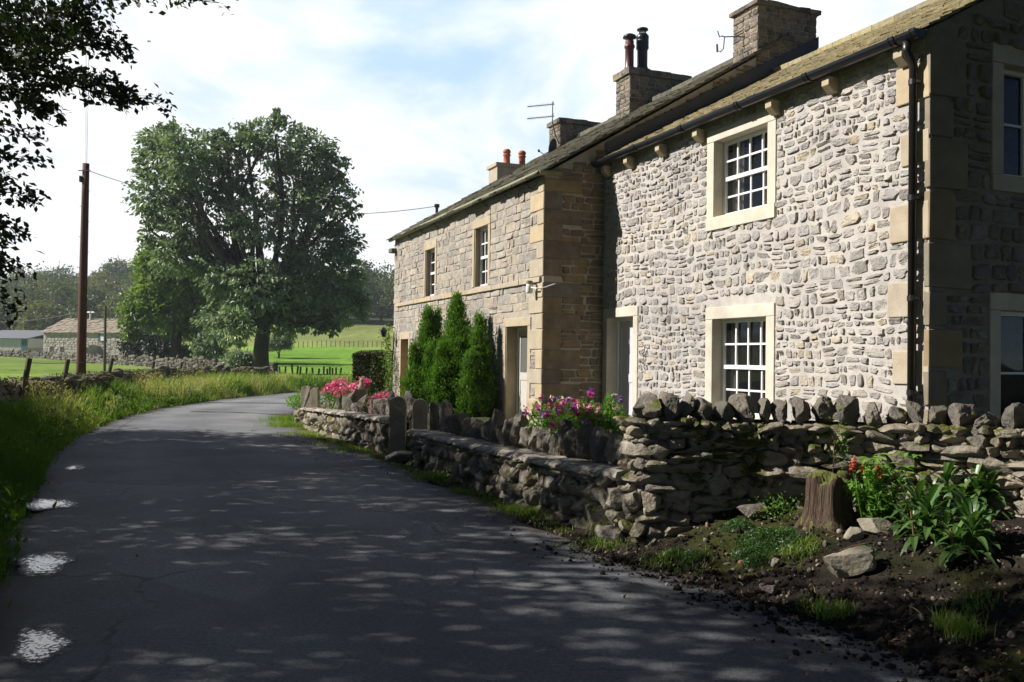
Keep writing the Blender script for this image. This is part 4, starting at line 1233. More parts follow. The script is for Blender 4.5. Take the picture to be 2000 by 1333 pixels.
aerial()
b = hw(-9.42, 3.3, 7.85)
e = empty('satellite_dish', b, 'small dark satellite dish with a long arm on the side of the middle chimney', 'satellite dish')
B = MB()
th = np.linspace(0, 2 * np.pi, 20, endpoint=False)
nrm = np.array([-0.85, 0.5, 0.25]); nrm /= np.linalg.norm(nrm)
a1 = np.cross(nrm, [0, 0, 1]); a1 /= np.linalg.norm(a1); a2 = np.cross(a1, nrm)
V = [nrm * (0.06 * r_ ** 2) + r_ * (a1 * math.cos(t_) * 0.24 + a2 * math.sin(t_) * 0.27) for r_ in (0.05, 0.4, 0.75, 1.0) for t_ in th]
i, j = np.meshgrid(np.arange(3), np.arange(20), indexing='ij')
q = np.stack([i * 20 + j, i * 20 + (j + 1) % 20, (i + 1) * 20 + (j + 1) % 20, (i + 1) * 20 + j], -1).reshape(-1, 4)
B.add(np.array(V), [q, np.arange(20)[None]])
B.build('dish', M['lead'], e, smooth=True)
B = MB()
tube(B, [[0, 0, -0.05], -nrm * 0.1 + [0, 0, -.1], hw(-9.5, 3.5, 7.8) - b], 0.015, 6)
tube(B, [a2 * -0.25, a2 * -0.27 + nrm * 0.25, nrm * 0.5 - a2 * 0.16], 0.014, 6)
B.build('arm', M['metal'], e)
B = MB(); lathe(B, nrm * 0.5 - a2 * 0.16 - [0, 0, .04], [(0.03, 0), (0.035, 0.05), (0.02, 0.08)], 8); B.build('receiver', M['lantern'], e)

b = hw(-0.4, 3.35, 8.3)
e = empty('aerial_bracket', b, 'rusty double hook bracket left on the tallest chimney of the row', 'bracket')
B = MB()
d1 = np.array([-1, 0.15, 0.0])
tube(B, [hw(-0.4, 3.43, 8.3) - b, d1 * 0.18, d1 * 0.34], 0.012, 6)
tube(B, [d1 * 0.34, d1 * 0.36 + [0, 0, -.25], d1 * 0.42 + [0, 0, -.31], d1 * 0.5 + [0, 0, -.27]], 0.012, 6)
tube(B, [d1 * 0.34, d1 * 0.40 + [0, 0, .02], d1 * 0.44 + [0, 0, .0], d1 * 0.48 + [0, 0, .13]], 0.012, 6)
tube(B, [d1 * 0.48 + [0, 0, -.31], d1 * 0.49 + [0, 0, -.15]], 0.022, 6)
B.build('hook', M['metal'], e)

b = hw(-0.32, W2 - 0.14, 2.80)
e = empty('security_light', b, 'white cylindrical lamp with a dark cap on the corner of the far cottage', 'wall lamp')
B = MB(); lathe(B, (0, 0, 0), [(0.05, 0), (0.062, 0.02), (0.062, 0.14), (0.055, 0.18)], 16); B.build('lamp_shade', M['plastic_white'], e, smooth=True)
B = MB(); lathe(B, (0, 0, 0.18), [(0.064, 0), (0.064, 0.05), (0.03, 0.06)], 16); B.build('cap', M['green_gutter'], e)
B = MB(); tube(B, [[0, 0, 0.12], hw(-0.1, W2 - 0.1, 2.88) - b, hw(0.04, W2 + 0.05, 2.9) - b], 0.014, 6)
tube(B, [hw(0.02, W2 - 0.04, 2.88) - b, hw(0.10, W2 + 0.2, 2.97) - b], 0.011, 6); B.build('arm', M['plastic_white'], e)

b = hw(-10.2, W2 - 0.35, 2.15)
e = empty('wall_lantern', b, 'small black lantern on a bracket by the far doorway of the buff cottage', 'lantern')
B = MB(); lathe(B, (0, 0, 0), [(0.05, 0), (0.09, 0.16), (0.11, 0.17), (0.05, 0.25), (0.01, 0.28)], 6); B.build('case', M['lantern'], e)
B = MB(); tube(B, [[0, 0, 0.26], [0.05, 0, .34], hw(-10.2, W2 + .02, 2.4) - b], 0.012, 6); B.build('bracket', M['lantern'], e)

e = empty('wire_ornament', hw(1.52, -0.05, 1.62), 'dark curled wire ornament hung on the rubble wall beside the grey door', 'ornament', rz=HRZ)
B = MB()
tt = np.linspace(0, 1, 40)
tube(B, np.stack([0.10 * np.sin(tt * 15) * (1 - 0.4 * tt), 0 * tt, 0.22 - 0.42 * tt + 0.06 * np.cos(tt * 17)], -1), 0.007, 5)
B.build('ornament', M['lantern'], e)

# ---------------------------------------------------------------- garden walls
def path_fm(P, zs=None):
    P = np.asarray(P, float)
    seg = np.diff(P, axis=0)
    L = np.concatenate([[0], np.cumsum(np.linalg.norm(seg, axis=1))])
    T = np.gradient(P, axis=0); T /= np.linalg.norm(T, axis=1, keepdims=True)
    N = np.stack([T[:, 1], -T[:, 0]], -1)                    # to the right of travel

    def pos(u):
        return np.stack([np.interp(u, L, P[:, k]) for k in (0, 1)], -1)

    def nor(u):
        n = np.stack([np.interp(u, L, N[:, k]) for k in (0, 1)], -1)
        return n / np.linalg.norm(n, axis=-1, keepdims=True)

    def fm(A):
        u = A[:, 0]
        xy = pos(u) + nor(u) * A[:, 2:3]
        z = A[:, 1] if zs is None else A[:, 1] * np.interp(u, L, zs)
        return np.stack([xy[:, 0], xy[:, 1], z], -1)
    return fm, L[-1], pos, nor


def core(B, fm, L, v0, v1, th, mi, n=30):
    us = np.linspace(0.06, L - 0.08, n)
    A = np.array([[u, v, h] for u in us for (v, h) in ((v0, -0.07), (v1 - 0.03, -0.07), (v1 - 0.03, -th), (v0, -th))])
    V = fm(A)
    i = np.arange(n - 1)[:, None] * 4
    q = np.concatenate([np.array([[a, a + 4, (a + 1) % 4 + 4, (a + 1) % 4]]) + i for a in range(4)])
    B.add(V, [q, np.array([[0, 1, 2, 3], [(n - 1) * 4 + 3, (n - 1) * 4 + 2, (n - 1) * 4 + 1, (n - 1) * 4]])], 0.5, mi)


RINGS = ((1.0, -0.9), (1.02, 0.0), (0.97, 0.45), (0.86, 0.80), (0.60, 0.96), (0.3, 1.02))


def slab(B, w, h, t, rng, n=12):
    """upright slab with a round top, centred on x, base at z=0"""
    r = w / 2
    pts = [(-r, -0.1)] + [(-r * 1.0, 0.3 * h)] + [(r * math.cos(a), h - r + r * math.sin(a)) for a in np.linspace(math.pi, 0, n)] + [(r, 0.3 * h), (r, -0.1)]
    k = len(pts)
    V = np.array([[x, y, z] for y in (-t / 2, t / 2) for (x, z) in pts]) + rng.normal(0, 0.003, (2 * k, 3))
    i = np.arange(k)
    B.add(V, [np.arange(k)[None], (k + np.arange(k)[::-1])[None], np.stack([i, (i + 1) % k, (i + 1) % k + k, i + k], -1)[:, ::-1]])


BANK = None
BANK2 = []
_b = bmesh.new(); bmesh.ops.create_icosphere(_b, subdivisions=2, radius=1)
PV = np.array([v.co[:] for v in _b.verts]); PF = np.array([[v.index for v in f.verts] for f in _b.faces]); _b.free()


def blocks(B, rng, R, fm, deep=0.24, small=False):
    """craggy broken stones, one per rectangle of the layout"""
    global BANK
    if BANK is None:
        r0 = np.random.default_rng(5)
        BANK = [boulder(r0, (2, 2, 2), cuts=12, rough=0.055, lo=True)[0] for _ in range(70)]
        r0 = np.random.default_rng(6)
        for _ in range(40):
            V = PV.copy()
            for _k in range(12):
                m_ = r0.normal(0, 1, 3); m_ /= np.linalg.norm(m_)
                V = V - np.maximum(V @ m_ - r0.uniform(0.5, 0.85), 0)[:, None] * m_
            BANK2.append(V / np.abs(V).max(0))
    n = len(R)
    bk = BANK2 if small else BANK
    FC = PF if small else ICO2_F
    idx = rng.integers(0, len(bk), n)
    V = np.array([bk[i] for i in idx])
    fl = rng.choice([-1, 1], (n, 1, 3)); V = V * fl
    a_ = rng.normal(0, 0.09, n); c_, s_ = np.cos(a_)[:, None], np.sin(a_)[:, None]
    x, z = V[..., 0] * (R[:, 2:3] * 1.20 + 0.005), V[..., 2] * (R[:, 3:4] * 1.24 + 0.004)
    u = R[:, 0:1] + x * c_ - z * s_ + rng.normal(0, 0.008, (n, 1))
    v = R[:, 1:2] + x * s_ + z * c_ + rng.normal(0, 0.006, (n, 1)) + 0.025 * np.sin(R[:, 0:1] * 2.3 + R[:, 1:2])
    h = V[..., 1] * deep * 0.5 - deep * 0.5 + (-0.028 if small else 0.055) + rng.normal(0, 0.020, (n, 1))
    P = fm(np.stack([u, v, h], -1).reshape(-1, 3))
    nv = V.shape[1]
    Fc = (FC[None] + (np.arange(n) * nv)[:, None, None]).reshape(-1, 3)
    B.add(P, Fc, np.repeat(rng.random(n), len(FC)))


def dry_wall(name, label, P, v1, seed, zs=None, th=0.42, h=(0.09, 0.20), w=(0.13, 0.40), v0=-0.12, mat='dry', n_hi=16, base_loc=None, depth=0.075):
    rng = np.random.default_rng(seed)
    fm, L, pos, nor = path_fm(P, zs)
    root = empty(name, (P[0][0], P[0][1], 0.0), label, 'stone wall')
    B = MB()
    core(B, fm, L, v0, v1, th, 1)
    R = layout(rng, 0, L, v0, v1, h, w, split=0.36)
    blocks(B, rng, R, fm)
    R = layout(rng, 0.05, L - 0.05, v0, v1, (0.045, 0.08) if zs is None else (0.09, 0.15), (0.05, 0.13), split=0)
    blocks(B, rng, R, fm, deep=0.10, small=True)
    if th > 0.2:                                             # the other face
        fb = lambda A: fm(np.stack([A[:, 0], A[:, 1], -th - A[:, 2]], -1))
        R = layout(rng, 0, L, v0, v1, h, w, split=0.1)
        stones(B, rng, R, fb, gap=0.006, depth=depth, N=10, jit=0.06, tilt=0.3, p=0.4, rough=0.006)
    B.build('wall_face', [M[mat], M['soil_core']], root, smooth=False, loc=None).location = (-P[0][0], -P[0][1], 0)
    return root, fm, L, pos, nor, rng


# the higher wall on the right
HWP = curve_pts([(0.99, 8.16), (1.06, 7.96), (1.24, 7.89), (1.75, 7.95), (2.45, 7.92), (3.2, 7.72), (3.85, 7.22), (4.45, 6.45), (4.9, 5.4)], 60)
root, fm, L, pos, nor, rng = dry_wall('high_garden_wall', 'tall mossy dry stone wall with upright cope stones in front of the rubble cottage', HWP, 1.08, 41, h=(0.075, 0.20), w=(0.10, 0.38))
u = 0.04
k = 0
while u < L:
    wd = rng.uniform(0.11, 0.24)
    ht = rng.uniform(0.17, 0.25)
    V, Fc = boulder(rng, (wd * 1.12, 0.42, ht * 1.15), cuts=10, rough=0.06)
    lean = rng.normal(0.08, 0.18) + (0.55 if u > L - 2.6 else 0.0) * rng.uniform(0.4, 1.1)
    V = V @ rot_axis((0, 1, 0), lean).T
    n_ = nor(np.array([u + wd / 2]))[0]
    c = pos(np.array([u + wd / 2]))[0] - n_ * 0.20
    V = V @ rotz(math.atan2(n_[1], n_[0]) + math.pi / 2 + rng.normal(0, 0.1)).T
    B = MB(); B.add(V, Fc, rng.random())
    o = B.build('cope_stone', M['cope'], root, smooth=False)
    o.location = (c[0] - HWP[0][0], c[1] - HWP[0][1], 1.07 + ht * 0.44)
    u += wd * rng.uniform(0.92, 1.05)

# the lower wall by the road, with ledge and upright stones behind it
LWP = curve_pts([(-1.53, 13.92), (-0.72, 11.98), (0.03, 10.2), (0.50, 9.06), (0.80, 8.38), (0.97, 8.03)], 50)


def ledged_wall(name, label, P, zs, seed, up_h, up_w, u0=0.08):
    root, fm, L, pos, nor, rng = dry_wall(name, label, P, 0.90, seed, zs=zs, th=0.40, h=(0.17, 0.36), w=(0.13, 0.38))
    B = MB()
    u = 0.0
    Lc = L
    while u < Lc - 0.05:
        l = min(rng.uniform(0.35, 0.8), Lc - u)
        if Lc - u - l < 0.2: l = Lc - u
        nu = 7; prof = [(0.035, 0.90), (0.062, 0.94), (0.052, 0.99), (-0.02, 1.035), (-0.12, 1.02), (-0.24, 1.03), (-0.42, 1.02), (-0.42, 0.9)]
        A = np.array([[u + 0.004 + (l - 0.008) * i_ / (nu - 1), v + rng.normal(0, 0.014), h_ + rng.normal(0, 0.012)] for i_ in range(nu) for (h_, v) in prof])
        k = len(prof)
        i, j = np.meshgrid(np.arange(nu - 1), np.arange(k), indexing='ij')
        q = np.stack([i * k + j, i * k + (j + 1) % k, (i + 1) * k + (j + 1) % k, (i + 1) * k + j], -1).reshape(-1, 4)
        V = fm(A)
        B.add(V, [q, np.array([np.arange(k), (nu - 1) * k + np.arange(k)[::-1]])], rng.random())
        u += l
    o = B.build('ledge', M['ledge'], root, smooth=False)
    o.location = (-P[0][0], -P[0][1], 0)
    u = u0
    while u < L - 0.05:
        wd = rng.uniform(*up_w); ht = rng.uniform(*up_h)
        V, Fc = boulder(rng, (wd * 1.15, rng.uniform(0.15, 0.32), ht * 1.25), cuts=9, rough=0.11)
        V[:, 0] *= 1 - 0.35 * np.clip(V[:, 2] / ht, -0.6, 0.9)
        V = V @ rot_axis((0, 1, 0), rng.normal(0, 0.16)).T
        n_ = nor(np.array([u + wd / 2]))[0]
        c = pos(np.array([u + wd / 2]))[0] - n_ * 0.36
        V = V @ rotz(math.atan2(n_[1], n_[0]) + math.pi / 2 + rng.normal(0, 0.25)).T
        zb = np.interp(u, np.linspace(0, L, len(zs)), zs)
        B = MB(); B.add(V, Fc, rng.random())
        o = B.build('cope_stone', M['cope'], root, smooth=False)
        o.location = (c[0] - P[0][0], c[1] - P[0][1], zb + ht * 0.42)
        u += wd * rng.uniform(0.85, 1.55)
    return root


zs1 = np.interp(np.linspace(0, 1, 50), [0, 0.6, 1], [0.49, 0.57, 0.62])
ledged_wall('low_garden_wall', 'low dry stone wall with flat ledge and standing stones, between gatepost and tall wall', LWP, zs1, 43, (0.24, 0.46), (0.12, 0.30))
LWP2 = curve_pts([(-4.62, 20.4), (-3.9, 18.9), (-2.9, 16.85), (-2.0, 14.98)], 40)
zs2 = np.interp(np.linspace(0, 1, 40), [0, 1], [0.43, 0.58])
ledged_wall('end_garden_wall', 'low dry stone wall with pink flowers behind it, beyond the gateway', LWP2, zs2, 47, (0.24, 0.46), (0.20, 0.44), u0=0.75)
# short rough wall past the round slabs
SWP = curve_pts([(-5.12, 22.6), (-4.98, 21.6), (-4.80, 20.75)], 16)
dry_wall('wall_stub', 'short rough stub of wall under a yellow green plant at the bend', SWP, 0.40, 49, th=0.5, h=(0.10, 0.2), w=(0.14, 0.3))

rng = np.random.default_rng(51)
for (px, pz, Y, w, h, ry, lab) in [
        (779, 0.05, 14.5, 0.265, 0.93, 0.0, 'round topped stone gatepost slab closing the gap between the two low walls'),
        (822, 0.45, 14.35, 0.24, 0.50, 0.15, 'shorter dark round topped slab standing right behind the gatepost'),
        (601, 0.0, 20.6, 0.25, 0.92, -0.25, 'tall pale round topped slab at the roadside end of the flower wall'),
        (617, 0.30, 20.2, 0.20, 0.60, -0.2, 'narrower round topped slab beside the pink flowers at the wall end')]:
    c = at_y(px, 700, Y)
    B = MB(); slab(B, w, h, 0.12, rng)
    o = bev(B.build('stone_slab', M['slab'], None), 0.012)
    o.location = (c[0], c[1], pz); o.rotation_euler = (0, 0, ry)
    tag(o, lab, 'stone slab', 'round topped stone slabs in the garden walls')
B = MB(); V, Fc = boulder(rng, (0.75, 0.42, 0.17), cuts=6, rough=0.03); B.add(V, Fc)
o = B.build('door_step', M['ledge'], smooth=True); o.location = (-1.66, 14.22, 0.06); o.rotation_euler = (0, 0, 1.2)
tag(o, 'worn stone step below the round topped gatepost', 'step')

# ---------------------------------------------------------------- soil bank: stones, stump, litter, tufts
rng = np.random.default_rng(61)


def on_ground(px, py):
    z = 0.1
    for _ in range(12):
        p = at_z(px, py, z); z = 0.5 * z + 0.5 * float(gz(p[0], p[1]))
    return np.array([p[0], p[1], float(gz(p[0], p[1]))])


for (px, py, sz, rot, lab) in [(1655, 1120, (0.40, 0.25, 0.24), 0.3, 'squared stone block lying on the soil below the tree stump'),
                               (1668, 1052, (0.20, 0.16, 0.12), 1.0, 'small pale stone lying above the squared block'),
                               (1515, 1108, (0.08, 0.06, 0.09), 0.2, 'little rust coloured stone by the tarmac edge'),
                               (1505, 1160, (0.12, 0.10, 0.08), 0.8, 'grey pebble on the tarmac edge below the rusty stone'),
                               (1710, 1040, (0.30, 0.2, 0.14), 0.1, 'flat stone half buried between stump and leafy plant'),
                               (1480, 1012, (0.34, 0.22, 0.16), 0.4, 'mossy boulder at the foot of the tall wall left of the stump')]:
    c = on_ground(px, py)
    V, Fc = boulder(rng, sz, cuts=8, rough=0.05)
    B = MB(); B.add(V @ rotz(rot).T, Fc, rng.random())
    o = B.build('stone', M['cope'] if 'mossy' in lab else (M['pebble'] if 'rust' in lab else M['slab']), smooth=False)
    o.location = (c[0], c[1], c[2] + sz[2] * 0.25)
    tag(o, lab, 'stone')

# stump: fluted, broken rim
c = on_ground(1618, 1022)
th = np.linspace(0, 2 * np.pi, 48, endpoint=False)
zz = np.array([-0.1, 0.0, 0.05, 0.11, 0.19, 0.27, 0.33, 0.355, 0.36])
rr = np.array([0.27, 0.215, 0.185, 0.168, 0.160, 0.157, 0.152, 0.138, 0.07])
flut = 1 + 0.13 * np.sin(th * 7 + 0.5 + 1.2 * np.sin(th * 2)) + 0.06 * np.sin(th * 13) + 0.05 * np.sin(th * 3 + 1)
V = []
for z, r_ in zip(zz, rr):
    f_ = 1 + (flut - 1) * (1.0 if z < 0.35 else 0.6)
    top = z + (0.035 * np.sin(th * 4 + 1) + 0.02 * np.sin(th * 11)) * (z > 0.24)
    V.append(np.stack([r_ * f_ * np.cos(th), r_ * f_ * np.sin(th), top], -1))
V = np.array(V); n = 48; k = len(zz)
i, j = np.meshgrid(np.arange(k - 1), np.arange(n), indexing='ij')
q = np.stack([i * n + j, i * n + (j + 1) % n, (i + 1) * n + (j + 1) % n, (i + 1) * n + j], -1).reshape(-1, 4)
B = MB(); B.add(V.reshape(-1, 3), [q, ((k - 1) * n + np.arange(n))[None]])
o = B.build('tree_stump', M['stump'], smooth=True); o.location = c
tag(o, 'sawn brown tree stump with a mossy top against the tall dry stone wall', 'tree stump')

# pebbles and fallen leaves on soil and road edge
_b = bmesh.new(); bmesh.ops.create_icosphere(_b, subdivisions=2, radius=1)
PV = np.array([v.co[:] for v in _b.verts]); PF = np.array([[v.index for v in f.verts] for f in _b.faces]); _b.free()
B = MB()
cnt = 0
while cnt < 1500:
    Y = rng.uniform(4.3, 14) if rng.random() < 0.5 else rng.uniform(4.3, 8)
    X = float(Rx(Y)) + rng.normal(0.25, 0.28) if Y > 8 else float(Rx(Y)) + rng.uniform(-0.25, 2.6)
    if Y > 8 and X - Rx(Y) > 0.25: continue
    s = min(np.exp(rng.normal(math.log(0.007), 0.6)), 0.026)
    V = PV * (1 + 0.25 * vnoise(PV, 1.5, cnt)[:, None]) * s * rng.uniform(0.6, 1.3, 3)
    zb = float(gz(X, Y)) if X > Rx(Y) else float(rz(X, Y))
    B.add(V + [X, Y, zb + s * 0.3], PF, rng.random())
    cnt += 1
tag(B.build('gravel', M['pebble']), 'small stones and grit scattered over the soil bank and road edge', 'gravel', kind='stuff')
B = MB()
_b = bmesh.new(); bmesh.ops.create_icosphere(_b, subdivisions=1, radius=1)
I1V = np.array([v.co[:] for v in _b.verts]); I1F = np.array([[v.index for v in f.verts] for f in _b.faces]); _b.free()
n = 6500
Y = rng.uniform(4.2, 8.0, n) ** 1.0; X = Rx(Y) + np.where(rng.random(n) < 0.25, rng.normal(0.0, 0.22, n), rng.uniform(-0.1, 3.0, n) * rng.random(n) ** 0.5)
sz = np.minimum(np.exp(rng.normal(math.log(0.009), 0.5, n)), 0.03)
V = I1V[None] * sz[:, None, None] * rng.uniform(0.6, 1.3, (n, 1, 3)) * rng.uniform(0.75, 1.25, (n, len(I1V), 1))
V = V + np.stack([X, Y, np.where(X > Rx(Y) + 0.1, gz(X, Y), rz(X, Y)) + sz * 0.15], -1)[:, None]
Fc = (I1F[None] + (np.arange(n) * len(I1V))[:, None, None]).reshape(-1, 3)
B.add(V.reshape(-1, 3), Fc, np.repeat(rng.random(n), len(I1F)))
tag(B.build('soil_crumbs', M['soil']), 'crumbs of dark earth covering the bank', 'soil', kind='stuff')
B = MB()
n = 1100
Y = np.where(rng.random(n) < 0.6, rng.uniform(4.3, 8, n), rng.uniform(4.3, 20, n))
X = np.where(rng.random(n) < 0.7, Rx(Y) + rng.normal(0.2, 0.5, n), Lx(Y) + rng.normal(0.25, 0.3, n))
X = np.where((Y > 8) & (X > Rx(Y) + 0.2), Rx(Y) + 0.05, X)
Z = np.where((X > Rx(Y)) | (X < Lx(Y)), gz(X, Y), rz(X, Y)) + 0.012
kp = ~((X < Lx(Y) + 0.9) & (rng.random(n) < 0.75) | (X < Lx(Y) + 0.9) & (Y < 9.5) & (X > Lx(Y) - 0.1))
X, Y, Z = X[kp], Y[kp], Z[kp]; n = len(X)
leaves(B, rng, np.stack([X, Y, Z], -1), rng.uniform(0.018, 0.05, n), up=2.0, width=0.55, fold=0.3)
tag(B.build('leaf_litter', M['litter']), 'fallen leaves and bits of twig along the road edges', 'leaf litter', kind='stuff')
B = MB()
for (x0, y0, x1, y1) in [(1775, 1187, 1803, 1207), (1766, 1228, 1795, 1210), (1690, 1065, 1640, 1080), (1630, 1050, 1580, 1070), (1440, 1140, 1452, 1148)]:
    a_, b_ = on_ground(x0, y0), on_ground(x1, y1)
    m_ = (a_ + b_) / 2 + [0, 0, 0.02]
    tube(B, [a_ + [0, 0, .01], m_, b_ + [0, 0, .015]], 0.005, 5)
tag(B.build('twigs', M['litter']), 'dry twigs lying on the dark soil bank', 'twigs', kind='stuff')

# ---------------------------------------------------------------- grass
rng = np.random.default_rng(71)


def verge(n, ymin, ymax, wmax, hr, bias=1.0):
    Y = ymin + (ymax - ymin) * rng.random(n) ** bias
    t_ = rng.random(n)
    X = Lx(Y) - 0.02 - t_ * wmax + rng.normal(0, 0.06, n)
    P = np.stack([X, Y, 0 * X], -1)
    cl = vnoise(P, 0.9, 31) * 0.6 + vnoise(P, 2.7, 32) * 0.4
    keep = rng.random(n) < 0.65 + 0.5 * cl
    P, t_, cl = P[keep], t_[keep], cl[keep]
    P[:, 2] = gz(P[:, 0], P[:, 1]) - 0.02
    h = (hr[0] + (hr[1] - hr[0]) * rng.random(len(P)) ** 1.5) * (0.45 + 0.75 * sm(0.0, 0.35, t_)) * (1 - 0.72 * sm(0.50, 0.90, t_) * (ymax < 30)) * (1 + 0.5 * cl)
    straw = np.clip(0.46 + 0.55 * vnoise(P, 0.45, 33) + 0.25 * vnoise(P, 1.8, 34) + rng.normal(0, 0.16, len(P)), 0, 1)
    straw *= 0.18 + 0.82 * sm(14, 24, P[:, 1])
    return P, h, straw


B = MB()
for (n, y0, y1, wm, hr, wd) in [(30000, 4.5, 12, 2.0, (0.14, 0.42), 0.011), (36000, 11, 22, 2.3, (0.16, 0.50), 0.014), (34000, 21, 40, 2.4, (0.20, 0.54), 0.022), (16000, 39, 62, 3.4, (0.15, 0.36), 0.034)]:
    P, h, rn = verge(n, y0, y1, wm, hr)
    blades(B, rng, P, h, np.full(len(P), wd) * rng.uniform(0.6, 1.4, len(P)), 0.42, rn, dirs=np.array([0.45, -0.1, 0]))
n = 2400
Yw = rng.uniform(15, 40, n); Xw = Lx(Yw) - rng.uniform(0.1, 1.6, n)
Pw = np.stack([Xw, Yw, gz(Xw, Yw)], -1)
kw = vnoise(Pw, 1.3, 61) > 0.25
Pw = Pw[kw]
blades(B, rng, Pw, rng.uniform(0.6, 1.0, len(Pw)), np.full(len(Pw), 0.008), 0.5, np.clip(rng.normal(0.9, 0.08, len(Pw)), 0, 1))
Cw = np.repeat(Pw, 3, 0) + np.stack([rng.normal(0, 0.05, 3 * len(Pw)), rng.normal(0, 0.05, 3 * len(Pw)), rng.uniform(0.35, 0.75, 3 * len(Pw))], -1)
leaves(B, rng, Cw, 0.07, width=0.22, axis=np.tile([0.2, 0, 1.0], (len(Cw), 1)), rnd=np.clip(rng.normal(0.85, 0.1, len(Cw)), 0, 1))
nw = 5200
cw = rng.integers(0, 60, nw)
yw = rng.uniform(5, 36, 60)[cw] + rng.normal(0, 0.25, nw); xw = Lx(yw) - rng.uniform(0.05, 1.2, 60)[cw] + rng.normal(0, 0.16, nw)
leaves(B, rng, np.stack([xw, yw, gz(xw, yw) + rng.uniform(0.05, 0.36, nw)], -1), 0.10, width=0.5, up=0.7, rnd=np.clip(rng.normal(0.12, 0.1, nw), 0, 1))
tag(B.build('verge_grass', M['grass_blade']), 'long green and straw coloured grass along the verge opposite the cottages', 'grass', kind='stuff')
# short tufts on the right: foot of the low walls, soil bank, bend
B = MB()
def tuft(c, n, r, h, straw):
    P = np.asarray(c) + np.stack([rng.normal(0, r, n), rng.normal(0, r, n), np.zeros(n)], -1)
    P[:, 2] = np.where(P[:, 0] > Rx(P[:, 1]), gz(P[:, 0], P[:, 1]), rz(P[:, 0], P[:, 1])) - 0.005
    blades(B, rng, P, rng.uniform(0.5, 1.2, n) * h, rng.uniform(0.004, 0.009, n), 0.7, np.clip(rng.normal(straw, 0.15, n), 0, 1))


for (px, py, n, r, h, st) in [(1630, 1205, 160, 0.05, 0.11, 0.3), (1870, 1235, 260, 0.06, 0.13, 0.35), (1060, 1010, 700, 0.14, 0.11, 0.3), (1000, 998, 300, 0.12, 0.07, 0.4), (1310, 1100, 300, 0.12, 0.07, 0.35),
                              (860, 938, 700, 0.16, 0.12, 0.35), (905, 965, 300, 0.10, 0.07, 0.4), (690, 885, 500, 0.25, 0.09, 0.4), (650, 872, 400, 0.25, 0.07, 0.5), (600, 855, 600, 0.25, 0.10, 0.5), (565, 835, 1300, 0.25, 0.16, 0.35), (558, 822, 900, 0.22, 0.16, 0.3),
                              (960, 985, 200, 0.12, 0.06, 0.3), (1180, 1065, 250, 0.15, 0.07, 0.3), (1900, 1180, 120, 0.10, 0.08, 0.3), (1560, 1080, 220, 0.08, 0.07, 0.3), (1590, 1185, 160, 0.06, 0.06, 0.3)]:
    tuft(on_ground(px, py), n, r, h, st)
for k in range(260):
    Y = rng.uniform(8.5, 21)
    tuft((Rx(Y) + rng.uniform(0.0, 0.22), Y, 0), 14, 0.06, 0.05, 0.4)
tag(B.build('grass_tufts', M['grass_blade']), 'short grass tufts along the foot of the garden walls and on the bank', 'grass', kind='stuff')
# feathery moss mats on the bank
B = MB()
for (px, py, rx, ry, n) in [(1500, 1062, 0.30, 0.16, 5000), (1475, 1100, 0.09, 0.07, 1500), (1690, 1085, 0.08, 0.06, 500), (1440, 1050, 0.14, 0.1, 1200), (1350, 1090, 0.12, 0.06, 700), (1320, 1085, 0.1, 0.05, 500)]:
    c = on_ground(px, py)
    a_ = rng.random(n) * 2 * np.pi; r_ = np.sqrt(rng.random(n))
    P = np.stack([c[0] + rx * r_ * np.cos(a_), c[1] + ry * r_ * np.sin(a_) * 1.4, 0 * a_], -1)
    P[:, 2] = gz(P[:, 0], P[:, 1]) + 0.07 * (1 - r_ ** 2) * rng.random(n)
    leaves(B, rng, P, 0.028, up=0.4, width=0.30, rnd=np.clip(rng.normal(0.25, 0.15, n), 0, 1))
tag(B.build('feathery_weeds', M['strap_leaf']), 'low feathery green weeds spreading on the bank left of the stump', 'weeds', kind='stuff')

# ---------------------------------------------------------------- garden plants
def rosette(c, n, L, w, rng, B, tall=0.15):
    for k in range(n):
        a_ = k * 2.4 + rng.normal(0, 0.3)
        f_ = (k + 1) / n
        strap(B, np.asarray(c) + [0, 0, tall * (1 - f_) * rng.uniform(0.7, 1.2)], (math.cos(a_), math.sin(a_)), L * rng.uniform(0.75, 1.2), w * rng.uniform(0.8, 1.2), rise=1.25 - 0.75 * f_, droop=0.35 + 0.55 * f_ * rng.uniform(0.7, 1.2), rnd=rng.random())


rng = np.random.default_rng(81)
for (pts, lab) in [([(1815, 1062, 0.30), (1790, 1040, 0.27)], 'big clump of lance shaped green leaves on the soil right of the orange flowers'),
                   ([(1895, 1098, 0.30), (1880, 1070, 0.25)], 'clump of drooping lance shaped leaves nearest the road on the soil bank'),
                   ([(1905, 1010, 0.32), (1930, 1010, 0.28), (1850, 1000, 0.26)], 'dark leafy clump against the tall wall behind the other lance leaved plants')]:
    c0 = on_ground(*pts[0][:2])
    root = empty('leafy_plant', c0, lab, 'plant', 'lance leaved plants on the bank')
    for (px, py, L_) in pts:
        c = on_ground(px, py) - c0
        B = MB()
        rosette(c + [0, 0, 0.04], 26, L_, 0.055, rng, B, tall=0.24)
        rosette(c + [0.12, 0.05, 0.03], 18, L_ * 0.9, 0.05, rng, B, tall=0.2)
        rosette(c + [-0.1, 0.02, 0.02], 15, L_ * 0.8, 0.05, rng, B, tall=0.16)
        B.build('foliage', M['strap_leaf'], root)
    for k in range(4):
        B = MB()
        c = on_ground(*pts[k % len(pts)][:2]) - c0
        tube(B, [c + [0.05 * k - .1, 0, -.02], c + [0.06 * k - .12, 0.02, 0.22]], 0.008, 5)
        B.build('stem', M['litter'], root)

